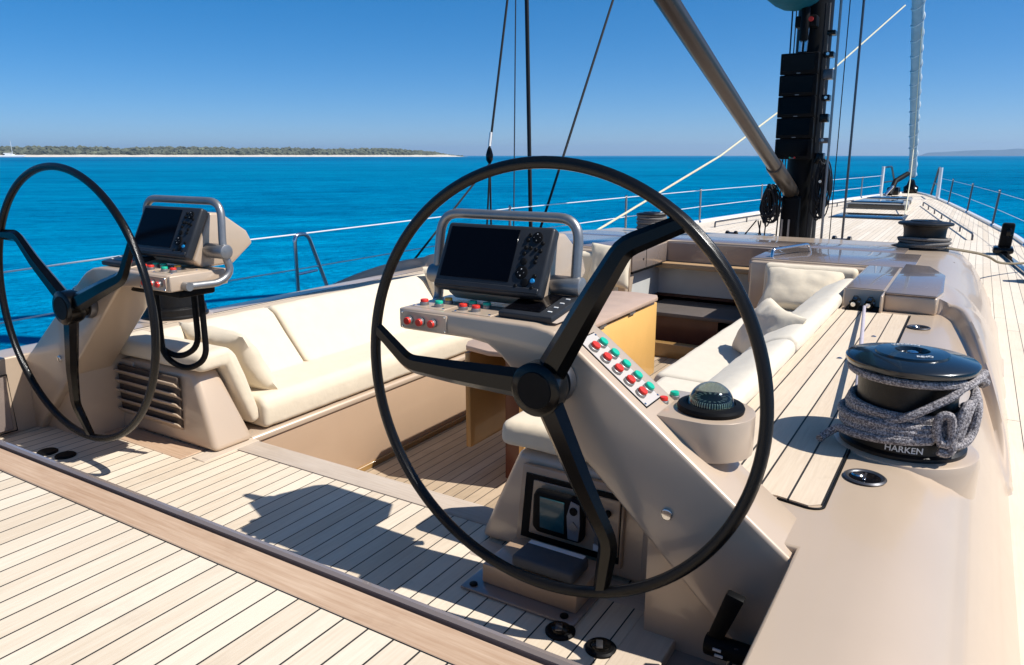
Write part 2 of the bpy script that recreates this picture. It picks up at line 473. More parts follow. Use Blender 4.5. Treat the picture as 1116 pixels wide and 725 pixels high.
def profB(t, i):
    e = sstep(0, .035, t)
    j = noise.noise(Vector((i*.19, 0, 0)))*14
    return [(-8+j, -1.), (0+j, .15), (25+j, 2.6*e+.1), (60+j, 6.0*e), (120, 7*e)]
struct(coast('beach', 510, -700, D0, profB, 120, SAND, 200))
def land_h(t, i): return (22 + 6*noise.noise(Vector((i*.045, 3.3, 0))) + 3*noise.noise(Vector((i*.3, 9, 0))))*(.25+.75*sstep(.0, .14, t))
def profH(t, i):
    h = land_h(t, i)*sstep(.006, .06, t)
    return [(48, 1.0), (70, h*.45), (150, h*.8), (300, h), (600, h*.9), (800, 0)]
struct(coast('hills', 507, -700, D0, profH, 600, SCRUB, 200))
# the wood on the coast: one mass of clumps nobody could count
_t = bmesh.new(); bmesh.ops.create_icosphere(_t, subdivisions=1, radius=1)
_t.verts.ensure_lookup_table(); tv = [v.co.copy() for v in _t.verts]; tf = [[v.index for v in f.verts] for f in _t.faces]; _t.free()
V_ = []; F_ = []
for q in range(5200):
    t = .004 + .98*random.random()**1.35; i = t*200
    dd = 56 + 300*random.random()**2
    e = sstep(.004, .05, t)
    a = bearing(507)*(1-t) + bearing(-700)*t; r = D0 + dd
    hh = land_h(t, i)*e*lerp_tab([(48,.2),(70,.45),(150,.8),(300,1)], dd)
    s = (2.2 + 3.8*random.random()**2)*(.45+.55*e)
    c = Vector((-r*math.sin(a), r*math.cos(a), WZ + hh + s*.55))
    n0 = len(V_)
    for v in tv: V_.append(Vector((v.x*s*1.5, v.y*s*1.5, v.z*s*(.8+.35*random.random())))*(.75+.5*random.random()) + c)
    F_ += [[k+n0 for k in f] for f in tf]
me = bpy.data.meshes.new('woodland'); me.from_pydata(V_, [], F_)
g = G(); g.bm.from_mesh(me)
o = g.obj('woodland', LEAF); tag(o, 'low dark green wood behind the beach on the far coast', 'wood', kind='stuff')
def profI(t, i):
    x = sstep(0, .35, t)
    h = (40 + 90*x*(.72+.45*noise.noise(Vector((t*5.2, 1.3, 0))) + .16*noise.noise(Vector((t*21, 4, 0)))))*sstep(0,.03,t)
    return [(0, -1), (60, 6*x), (400, h*.8), (900, h), (1800, h*.5)]
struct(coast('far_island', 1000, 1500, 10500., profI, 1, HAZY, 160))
# small houses in the trees at the coast
for px, w, h in ((398,9,3.2),(428,16,4.2),(262,7,3),(462,8,3.2)):
    a = bearing(px); r = D0 + 66; o0 = Vector((-r*math.sin(a), r*math.cos(a), WZ+2))
    ux = Vector((math.cos(a), math.sin(a), 0)); uy = Vector((-math.sin(a), math.cos(a), 0))
    m4 = Matrix((ux, uy, Vector((0,0,1)))).transposed().to_4x4(); m4.translation = o0 + Vector((0,0,h/2+1))
    t = thing('beach_house', 'small pale house behind the far beach, ' + {398: 'the one left of the long pale house', 428: 'the long one', 262: 'the lowest, farthest from the tip', 462: 'the one nearest the tip of the land'}[px], 'house', o0, 'houses on the far coast')
    G().obox(m4, w, 7, h).obj('wall', WHITEPAINT, t)
    m5 = m4.copy(); m5.translation = o0 + Vector((0,0,h+1.4))
    G().obox(m5, w+1, 8, .9).obj('roof', plain('clay_roof', (.32,.17,.11), .9), t)

# anchored sailing boat near the coast
a = bearing(13); r = 1750.; c = Vector((-r*math.sin(a), r*math.cos(a), WZ))
ux = Vector((math.cos(a), math.sin(a), 0)); uy = Vector((-math.sin(a), math.cos(a), 0))
mb = Matrix((ux, uy, Vector((0,0,1)))).transposed().to_4x4(); mb.translation = c
t = thing('sailing_boat', 'small white sailing boat at anchor off the far beach', 'sailing boat', c)
g = G()
hullp = [(-21,3.6),(-19,.2),(17,.2),(24,4.4),(20,4.2)]
hp = []
g.prism(hullp, 'y', -4, 4, .5)
for v in g.bm.verts: v.co = mb @ v.co
g.obj('hull', WHITEPAINT, t)
g = G(); g.prism([(-12,3.5),(-10,6.6),(4,6.2),(8,3.8)], 'y', -2.5, 2.5, .4)
for v in g.bm.verts: v.co = mb @ v.co
g.obj('cabin', WHITEPAINT, t)
G().tube([mb @ Vector((2,0,3)), mb @ Vector((1,0,31))], .42, 6).obj('mast', WHITEPAINT, t)
G().tube([mb @ Vector((2,0,8)), mb @ Vector((-13,0,7.4))], .7, 6).obj('boom', WHITEPAINT, t)

# ================================================================== SETTING: decks and hull
def strip(name, mat, rows):           # rows of (x, y, z) points
    g = G(); b = g.bm; R_ = [[b.verts.new(p) for p in r] for r in rows]
    for A, B in zip(R_, R_[1:]):
        for k in range(len(A)-1): b.faces.new((A[k], A[k+1], B[k+1], B[k]))
    bmesh.ops.recalc_face_normals(b, faces=b.faces)
    if sum(f.normal.z for f in b.faces) < 0: bmesh.ops.reverse_faces(b, faces=b.faces)
    return g.obj(name, mat)
ys = [-5 + .5*i for i in range(78)]; ys = [y for y in ys if y < 33.4] + [33.4]
for s in (1, -1):
    MXs = s
    rows = [[(CX0+s*2.25, y, ZD), (CX0+s*(hb(y)-.05), y, ZD)] for y in ys if y <= 9.5]
    struct(strip('side_deck', TEAK_D, rows))
rows = [[(CX0-hb(y)+.05*min(1,hb(y)*4), y, ZD), (CX0, y, ZD), (CX0+hb(y)-.05*min(1,hb(y)*4), y, ZD)] for y in ys if y >= 9.5]
struct(strip('foredeck', TEAK_D, rows))
for s in (1, -1):
    g = G(); b = g.bm; rws = []
    for y in ys:
        h = hb(y)
        rws.append([b.verts.new((CX0+s*(h-dx), y, ZD+z)) for dx, z in ((.07,.0),(.065,.05),(.0,.055),(-.02,.04),(-.02,-.1))])
    for A, B in zip(rws, rws[1:]):
        for k in range(4): b.faces.new((A[k], A[k+1], B[k+1], B[k]))
    bmesh.ops.recalc_face_normals(b, faces=b.faces)
    tag(g.obj('toe_rail', WHITEPAINT), 'low white toe rail along the %s edge of the deck' % ('right' if s > 0 else 'left'), 'toe rail', 'toe rails')
g = G(); b = g.bm; rws = []
for y in ys:
    h = hb(y) + .015
    rws.append([b.verts.new((CX0+s*hh, y, z)) for s, hh, z in ((-1,h,ZD-.05),(-1,h*.97,ZD-.9),(-1,h*.86,WZ-.3),(1,h*.86,WZ-.3),(1,h*.97,ZD-.9),(1,h,ZD-.05))])
for A, B in zip(rws, rws[1:]):
    for k in range(5): b.faces.new((A[k], A[k+1], B[k+1], B[k]))
b.faces.new(rws[0])
bmesh.ops.recalc_face_normals(b, faces=b.faces)
tag(g.obj('yacht_hull', CHAMP), 'champagne coloured hull of the yacht under the decks', 'hull')

# aft deck (raised), its teak trim, rounded edge and riser
struct(strip('aft_deck', TEAK_A, [[(-4.3,-5,0),(-.29,-5,0)],[(-4.3,1.05,0),(-.29,1.05,0)]]))
struct(G().box(-4.12,-.29,1.053,1.146,-.05,.004,.003,1).obj('aft_deck_margin', TEAK_M))
g = G(); prof = [(1.150,-.40),(1.150,-.012),(1.157,-.012),(1.160,.004),(1.168,.010),(1.180,.008),(1.190,-.004),(1.194,-.03),(1.194,-.42),(1.15,-.42)]
g.prism(prof, 'x', -4.12, -.29)
struct(g.obj('aft_deck_coaming', MAUVE))
struct(G().box(-4.12,-.29,1.1455,1.151,-.05,-.006).obj('aft_deck_seam', BLACKM))
# helm floor
struct(G().box(-4.1,-.62,1.195,2.20,-.46,-.40).obj('helm_floor', TEAK_H))
struct(G().box(-.62,-.30,1.195,2.2,-.46,-.425).obj('helm_floor_gutter', MAUVE))
struct(G().box(-3.0,-1.40,2.203,2.335,-.46,-.396,.006,2).obj('helm_floor_step', TEAK_G))
struct(G().box(-4.05,-3.06,1.985,2.12,-.45,-.395,.004,1).obj('helm_floor_margin', TEAK_M))
struct(G().box(-3.03,-2.93,2.02,2.34,-.45,-.3945,.004,1).obj('helm_floor_margin', TEAK_GY))
struct(G().box(-1.42,-.60,1.985,2.12,-.45,-.395,.02,2).obj('helm_floor_margin', TEAK_G))
struct(G().box(-.735,-.60,1.20,1.984,-.45,-.395,.004,1).obj('helm_floor_margin', TEAK_GY))
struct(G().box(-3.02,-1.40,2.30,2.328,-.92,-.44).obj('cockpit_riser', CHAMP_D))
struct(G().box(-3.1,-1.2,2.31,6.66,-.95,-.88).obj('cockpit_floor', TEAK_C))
struct(G().box(-3.03,-2.985,2.33,6.6,-.88,-.845,.004,1).obj('cockpit_floor_margin', BROWNW))

# ================================================================== coachroof and coaming (one moulding)
def ridge_u(y):
    if y < 5.3: return min(2.46, 2.16 + .168*(5.44-y))
    return 2.1835 - .168*(y-5.3) - .16*sstep(5.3, 5.75, y) - .06*sstep(5.6, 6.2, y) + .168*max(0, y-5.75)
def ztop(u, y, s):
    # roof height: coaming 0 aft of the lockers, roof .12 forward, falling towards the mast
    z0 = .12*sstep(5.38, 5.46, y)
    if y > 7.7: z0 = .12 - .075*sstep(7.7, 9.4, y)
    uo = lerp_tab([(-5,2.46),(5,2.47),(7,2.48),(9,2.42),(10,2.25),(10.6,1.95),(10.9,1.7)], y)
    u1 = 2.06 if y < 5.4 else 1.95
    # diagonal ridge running aft from the locker to the side deck
    if y > 3.6 and y < 6.2:
        ul = ridge_u(y)
        k = sstep(ul-.02, ul+.045, u)
        zl = prof_out(u, 2.06, uo, 0.)
        zh = prof_out(u, lerp_tab([(3.8,2.30),(5.0,2.20),(5.5,2.16),(6.2,1.95)], y), uo + .02, -.05 + .12*sstep(3.6,5.3,y) + .05*sstep(5.5,6.2,y))
        z = zl*(1-k) + zh*k
        if y > 5.46: z = max(z, prof_out(u, 1.95, uo, z0))
    else:
        z = prof_out(u, u1, uo, z0)
    if y > 9.4: 
        e = sstep(9.4, 10.9, y); z = z*(1-e) + (ZD-.02)*e
    return max(z, ZD-.02)
def prof_out(u, u1, uo, z0):
    u1 = min(u1, uo-.2)
    if u <= u1: return z0
    t = min(1, (u-u1)/(uo-u1))
    return ZD + (z0-ZD)*(1 - t**2.0*(.55+.45*t)) - (.02 if t >= 1 else 0)
def inner_u(y):
    if y < 1.9: return 1.908
    if y < 6.68: return 1.5
    if y < 7.7: return .57
    return 0.
us = [0,.2,.4,.57,.75,1.0,1.25,1.5,1.62,1.75,1.85,1.908]
OFF = [-.020,-.0073,.0053,.018,.0307,.045]
NA, NB = 8, 14
def col_us(y):
    ul = max(1.965, ridge_u(y)); a = ul + OFF[0]; c = ul + OFF[-1]; e = max(2.53, c + .05)
    return us + [1.925 + (a-1.925)*i/NA for i in range(NA)] + [ul+o for o in OFF] + [c + (e-c)*(i+1)/NB for i in range(NB)]
yy = [-5,-4,-3,-2,-1,0,.5,1,1.4,1.8,1.9,2.0,2.1] + [2.2+.1*i for i in range(10)] + [3.125+.025*i for i in range(144)]
yy = sorted(set(round(y,3) for y in yy if y < 6.68) | {6.68} | set([6.8,7,7.2,7.45,7.7] + [7.7+.15*i for i in range(1,22)]))
g = G(); b = g.bm
for s in (1, -1):
    vt = {}
    for j, y in enumerate(yy):
        cu_ = col_us(y); NU = len(cu_)
        for i, u in enumerate(cu_):
            vt[i,j] = b.verts.new((CX0+s*u, y, ztop(u, y, s)))
    for j in range(len(yy)-1):
        ym = (yy[j]+yy[j+1])/2; ui = inner_u(ym)
        for i in range(NU-1):
            if i < len(us) and us[i] < ui-1e-6: continue
            f = (vt[i,j], vt[i+1,j], vt[i+1,j+1], vt[i,j+1])
            b.faces.new(f if s > 0 else f[::-1])
bmesh.ops.remove_doubles(b, verts=b.verts, dist=1e-5)
# walls down from the inner rim
loose = [v for v in b.verts if not v.link_faces]
bmesh.ops.delete(b, geom=loose, context='VERTS')
bw_ = b.edges.layers.float.new('bevel_weight_edge')
rim = [e for e in b.edges if len(e.link_faces) == 1]
dn = {}
def low(v):
    if v not in dn:
        y = v.co.y; u = abs(v.co.x-CX0)
        zb = -.46 if y < 2.17 else (-.10 if y > 6.69 else -.5)
        if y > 8: zb = ZD-.03
        dn[v] = b.verts.new((v.co.x, v.co.y, zb))
    return dn[v]
for e in rim:
    a, c = e.verts
    if abs(a.co.x-CX0) > 2.5 and abs(c.co.x-CX0) > 2.5: continue
    b.faces.new((a, c, low(c), low(a))); e[bw_] = 1
bmesh.ops.recalc_face_normals(b, faces=b.faces)
fz = [f for f in b.faces if f.normal.z < -.5]
if fz: bmesh.ops.reverse_faces(b, faces=fz)
t = thing('coachroof', 'glossy champagne moulding round the cockpit, coaming aft and low coachroof forward', 'coachroof', (CX0, 2, ZD))
o = g.obj('moulding', CHAMP, t, 62)
bv = o.modifiers.new('bevel', 'BEVEL'); bv.width = .022; bv.segments = 3; bv.limit_method = 'WEIGHT'
# teak laid on the coaming both sides
for s in (1, -1):
    MX = s < 0
    pl = [(-.70,2.18),(-.40,2.18),(-.31,2.16),(-.277,2.19),(-.277,5.30),(-.70,5.30)]
    G().prism(pl, 'z', -.01, .005, .0).obj('teak_panel', TEAK_T, t)
    # dark seam round the panel
    G().tube(fillet([(-.270,5.3,.002),(-.270,2.165,.002),(-.30,2.145,.002),(-.40,2.165,.002)], .035), .0045, 6).obj('panel_seam', BLACKM, t)
    # winch plateau
    G().lathe([(.232,-.40),(.237,-.02),(.230,.004),(.220,.010),(0,.010)], (-.115,2.85,0), (0,0,1), 48).obj('winch_plateau', CHAMP, t)
    # flush roof panel (mauve, glossy) over the inner part of the roof
    G().box(-1.62,-.36,6.70,7.68,.118,.126,.004,2).obj('roof_panel', MAUVE, t)
    G().box(-.685,-.455,5.49,6.69,.118,.126,.004,2).obj('roof_panel', MAUVE, t)
MX = False
G().box(-3.9,-.5,7.72,8.2,.1,.124,.008,2).obj('roof_panel', MAUVE, t)
# companionway surround: fascia panels, shelf, pale lining and dark interior
t = thing('companionway', 'open companionway with wooden shelf and pale panels leading to a dark interior', 'companionway', (CX0, 7.2, -.88))
G().box(-2.79,-1.61,7.66,7.712,-.10,.10,.004,1).obj('fascia', MAUVE, t)
G().box(-2.785,-2.752,6.70,7.65,-.10,.10,.01,2).obj('fascia', MAUVE, t)
G().box(-1.65,-1.615,6.70,7.65,-.10,.10,.01,2).obj('fascia', MAUVE, t)
G().box(-2.752,-2.749,7.05,7.056,-.09,.09).obj('panel_joint', BLACKM, t)
G().cyl((-2.752,6.98,.0),(-2.747,6.98,.0),.014,12).obj('latch', DKSTEEL, t)
G().box(-2.80,-2.748,6.70,7.62,-.118,-.10).obj('dark_edge', BLACKM, t)  # thin black strip along the bottom of the side fascia
G().box(-2.9,-1.5,7.50,7.72,-.155,-.10,.01,2).obj('shelf', plain('oak_shelf', (.42,.27,.14), .5), t)
G().box(-2.95,-1.5,7.72,7.76,-.46,-.155).obj('lining', WHITEG, t)
G().box(-2.90,-2.86,6.6,7.72,-.46,-.12).obj('lining', WHITEG, t)
G().box(-2.75,-1.55,6.62,6.72,-.88,-.74,.01,2).obj('sill', BROWNW, t)
G().box(-2.78,-1.62,6.98,7.70,-.56,-.52,.008,2).obj('step_top', plain('grey_step', (.12,.10,.088), .5), t)
G().box(-2.78,-1.98,7.02,7.06,-2.1,-.56).obj('step_front', DKWOOD, t)
g = G(); g.box(-3.0,-1.3,6.72,9.6,-2.2,-2.15); g.box(-3.0,-1.3,9.5,9.6,-2.2,-.42); g.box(-3.0,-2.96,6.6,9.5,-2.2,-.47); g.box(-1.34,-1.3,6.6,9.5,-2.2,-.47); g.box(-3.0,-1.3,7.75,9.6,-.5,-.47)
g.obj('interior', DKWOOD, t)
# cockpit side linings under the block ends
for s in (1, -1):
    MX = s < 0
    tag(G().box(-1.62,-.68,6.62,6.70,-.6,.105,.02,3).obj('block_end', CHAMP), 'mauve bulkhead closing the %s end of the cockpit seat' % ('right hand' if s > 0 else 'left hand'), 'bulkhead', 'seat bulkheads')
MX = False
# deck locker on the starboard coaming ahead of the teak
t = thing('deck_locker', 'glossy mauve locker with curved lid ahead of the teak coaming', 'locker', (-.28,6,0))
G().prism([(-.44,5.40),(-.135,5.40),(-.105,5.62),(-.12,6.4),(-.25,6.9),(-.44,6.95)], 'z', .0, .112, .014, 3).obj('body', CHAMP, t)
G().prism([(-.435,5.395),(-.14,5.395),(-.11,5.62),(-.125,6.4),(-.25,6.88),(-.435,6.93)], 'z', .114, .128, .006, 2).obj('lid', MAUVE, t)
# grab rail on the starboard roof edge
def grab_rail(pts, label, r=.014, name='grab_rail', m=STEEL, grp=None):
    return tag(G().tube(fillet(pts, .05), r, 10).obj(name, m), label, 'grab rail', grp)
grab_rail([(-1.48,6.80,.12),(-1.48,6.82,.19),(-1.28,7.35,.20),(-1.26,7.38,.12)], 'short bright steel grab rail on the mauve roof beside the companionway')

# ================================================================== helm seats: lockers, settees, cushions
def end_locker(louvre):
    t = thing('seat_locker', 'champagne seat locker with louvred vents beside the far wheel' if louvre else 'champagne seat locker with an engine panel behind the near wheel', 'locker', (-1.1,2.2,-.4), 'seat lockers')
    g = G()
    g.hull8([(-1.44,2.105,-.394),(-.72,2.105,-.394),(-.72,2.34,-.394),(-1.44,2.34,-.394),(-1.285,2.135,-.02),(-.72,2.135,-.02),(-.72,2.27,-.02),(-1.285,2.27,-.02)], .03, 4)
    g.obj('body', CHAMP if not louvre else CHAMP, t)
    if louvre:
        G().box(-1.20,-.70,2.098,2.118,-.315,-.05,.01,2).obj('louvre_shade', plain('vent_shadow', (.07,.048,.034), .7), t)  # dark brown sheet stands in for the shade between the slats
        for k in range(5):
            z = -.095 - .052*k
            m4 = Matrix.Translation((-.95, 2.098, z)) @ Matrix.Rotation(R(-48), 4, 'X')
            G().obox(m4, .50, .056, .008, .003, 2).obj('slat', CHAMP, t)
    else:
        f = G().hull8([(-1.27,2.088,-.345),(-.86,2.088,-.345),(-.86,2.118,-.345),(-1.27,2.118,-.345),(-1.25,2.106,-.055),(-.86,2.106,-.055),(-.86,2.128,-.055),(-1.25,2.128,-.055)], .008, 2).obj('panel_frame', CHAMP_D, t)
        G().hull8([(-1.245,2.0845,-.322),(-.868,2.0845,-.322),(-.868,2.10,-.322),(-1.245,2.10,-.322),(-1.23,2.0985,-.083),(-.868,2.0985,-.083),(-.868,2.112,-.083),(-1.23,2.112,-.083)]).obj('recess', BLACKM, t)
        G().hull8([(-1.212,2.0815,-.300),(-.87,2.0815,-.300),(-.87,2.09,-.300),(-1.212,2.09,-.300),(-1.20,2.095,-.10),(-.87,2.095,-.10),(-.87,2.105,-.10),(-1.20,2.105,-.10)], .004, 1).obj('panel', CHAMP_D, t)
        ins = G().prism([(-1.185,-.255),(-1.165,-.275),(-1.0,-.275),(-.985,-.25),(-.985,-.13),(-1.0,-.112),(-1.165,-.112),(-1.18,-.135)], 'y', 2.055, 2.085, .012, 3).obj('gauge', BLACKM, t)
        G().box(-1.15,-1.055,2.051,2.0545,-.25,-.135,.002,1).obj('screen', TEALSCR, ins)
        G().prism([(-1.04,-.262),(-1.0,-.262),(-.995,-.20),(-.998,-.13),(-1.03,-.122),(-1.045,-.18)], 'y', 2.049, 2.054, .002, 1).obj('keypad', plain('pale_keypad', (.22,.22,.23), .4), ins)
        G().cyl((-1.018,2.050,-.155),(-1.018,2.044,-.155),.014,16).obj('knob', BLACKM, ins)
        G().prism([(-1.018,-.232),(-1.0,-.212),(-1.018,-.192),(-1.036,-.212)], 'y', 2.044, 2.0485).obj('key', BRUSH, ins)
        G().cyl((-.93,2.082,-.245),(-.93,2.066,-.245),.02,16).obj('key_switch', BRUSH, t)
        G().box(-.955,-.905,2.073,2.08,-.29,-.268).obj('plate', WHITEP, t)
        for x in (-.945,-.91):
            G().cyl((x,2.088,-.15),(x,2.075,-.15),.012,12).obj('gauge_knob', BLACKM, t)
        G().cyl((-1.235,2.084,-.36),(-1.235,2.076,-.36),.010,12).obj('bolt', BLACKM, t)
    return t
end_locker(False)
MX = True; end_locker(True); MX = False
def settee(side):
    t = thing('settee', '%s settee base, champagne front panel under cream cushions' % side, 'settee', (-1.0,4.4,-.88), 'cockpit settees')
    g = G(); g.prism([(-1.40,-.88),(-1.40,-.43),(-1.385,-.40),(-.70,-.40),(-.70,-.88)], 'y', 2.345, 6.62, .012, 3)
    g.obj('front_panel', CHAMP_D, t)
    G().prism([(-1.412,-.43),(-1.412,-.405),(-1.40,-.394),(-1.2,-.394),(-1.2,-.43)], 'y', 2.345, 6.62, .006, 2).obj('lip', CHAMP, t)
settee('right hand'); MX = True; settee('left hand'); MX = False
def seat_cushions(side, spans, f):
    for k, (a, b_, lab) in enumerate(spans):
        f0 = f(a)
        pc = tag(G().soft([(f0,-.385),(f0-.005,-.26),(f0+.03,-.215),(-.92,-.225),(-.92,-.385)], 'y', a, b_, .035, .006, k+(3 if MX else 9)).obj('seat_cushion', WHITEF if not MX else CREAM), lab, 'cushion', 'seat cushions')
def back_cushions(spans):
    for k, (a, b_, lab) in enumerate(spans):
        pc = tag(G().soft(([(-1.06,-.23),(-.81,.065),(-.755,.095),(-.705,.08),(-.69,.0),(-.88,-.25)] if MX else [(-1.10,-.23),(-.955,-.01),(-.80,.075),(-.715,.085),(-.69,.02),(-.88,-.25)]), 'y', a, b_, .035, .008, k*2+(1 if MX else 5)).obj('back_cushion', WHITEF if not MX else CREAM), lab, 'cushion', 'back cushions')
seat_cushions('r', [(2.5,3.92,'off white seat cushion of the right hand settee, nearest the near wheel'),(3.94,6.58,'long off white seat cushion of the right hand settee, nearest the companionway')], lambda y: -1.42 if y < 3.93 else -1.47)
back_cushions([(2.4,3.95,'off white back cushion beside the winch and compass'),(3.97,6.25,'long off white back cushion beside the rope clutches')])
MX = True
seat_cushions('l', [(2.44,4.4,'cream seat cushion of the left hand settee beside the louvred locker'),(4.42,6.58,'cream seat cushion of the left hand settee behind the near helm display')], lambda y: -1.40)
back_cushions([(2.3,3.06,'short cream back cushion beside the far helm'),(3.075,4.9,'long cream back cushion in the middle of the left hand settee'),(4.92,6.2,'cream back cushion of the left hand settee, nearest the companionway')])
MX = False
# bolster over the locker tops
def bolster(lab):
    tag(G().soft([(2.12,-.012),(2.13,.075),(2.30,.085),(2.34,.04),(2.47,-.33),(2.40,-.36),(2.27,-.012)], 'x', -1.36, -.62, .03, .008, 4 if MX else 12).obj('bolster_cushion', CREAM), lab, 'cushion', 'bolster cushions')
bolster('cream bolster lying over the locker with the engine panel')
MX = True; bolster('cream bolster folded over the top of the louvred locker'); MX = False
def pil(loc, rx, ry, rz, w, d, h, lab, seed, m=CREAM, corner=.10, wr=.010):
    m4 = Matrix.Translation(loc) @ Matrix.Rotation(R(rz), 4, 'Z') @ Matrix.Rotation(R(ry), 4, 'Y') @ Matrix.Rotation(R(rx), 4, 'X')
    tag(G().pillow(m4, w, d, h, 26, seed, corner, wr, 2.6).obj('throw_pillow', m, None, 60), lab, 'pillow', 'throw pillows')
pil((-1.13,6.34,-.07), 46, 0, 0, .62, .42, .17, 'large cream pillow standing across the front end of the right hand settee', 1)
m4 = Matrix.Translation((-.985,4.55,-.055)) @ Vector((-.72,-.42,.55)).to_track_quat('Z','Y').to_matrix().to_4x4()
tag(G().pillow(m4, .66, .40, .17, 26, 2, .10, .012, 2.6).obj('throw_pillow', CREAM, None, 60), 'creased cream pillow leaning along the back of the right hand settee', 'pillow', 'throw pillows')
pil((-3.36,2.525,-.065), -60, 0, -5, .60, .40, .16, 'cream pillow leaning on the bolster beside the louvred locker', 3)
pil((-3.42,4.72,-.03), 66, 0, 70, .50, .42, .16, 'cream pillow standing against the left hand backrest behind the near console', 4)
pil((-2.90,6.50,-.02), 74, 0, 4, .42, .42, .16, 'cream pillow standing by the left hand companionway corner', 5)
tag(G().soft([(6.44,-.21),(6.46,.10),(6.52,.12),(6.60,.10),(6.60,-.21)], 'x', -1.46, -.74, .035, .008, 31).obj('back_cushion', CREAM), 'cream end cushion behind the large pillow, against the right hand bulkhead', 'cushion', 'back cushions')
tag(G().soft([(6.44,-.21),(6.46,.08),(6.52,.10),(6.60,.08),(6.60,-.21)], 'x', -3.66, -2.85, .035, .008, 33).obj('back_cushion', CREAM), 'cream end cushion against the left hand bulkhead', 'cushion', 'back cushions')

# ================================================================== cockpit table
t = thing('cockpit_table', 'folding cockpit table with hanging honey coloured leaves and mauve top', 'table', (-2.2,4.4,-.88))
g = G()
tp = [(-2.43,3.46),(-2.38,3.37),(-2.2,3.33),(-2.03,3.37),(-1.985,3.46),(-1.985,5.36),(-2.02,5.44),(-2.2,5.47),(-2.38,5.44),(-2.43,5.36)]
g.prism(tp, 'z', -.082, -.052, .006, 2); g.obj('tabletop', plain('table_top', (.46,.325,.24), .5, 0, .05), t)
G().box(-2.045,-2.01,3.40,5.42,-.675,-.105,.006,2).obj('leaf', ORANGE, t)
G().box(-2.41,-2.375,3.40,5.42,-.685,-.105,.006,2).obj('leaf', BROWNW, t)  # honey veneer like the other leaf, its shade put in as brown
for y in (3.9,4.4,4.9):
    G().box(-2.03,-1.995,y-.05,y+.05,-.105,-.083).obj('hinge', BRUSH, t)
for y in (3.55,5.2):
    G().box(-2.20,-2.09,y-.05,y+.05,-.879,-.083,.01,2).obj('leg', DKWOOD, t)
G().box(-2.36,-2.06,3.62,5.2,-.16,-.085).obj('frame', BROWNW, t)

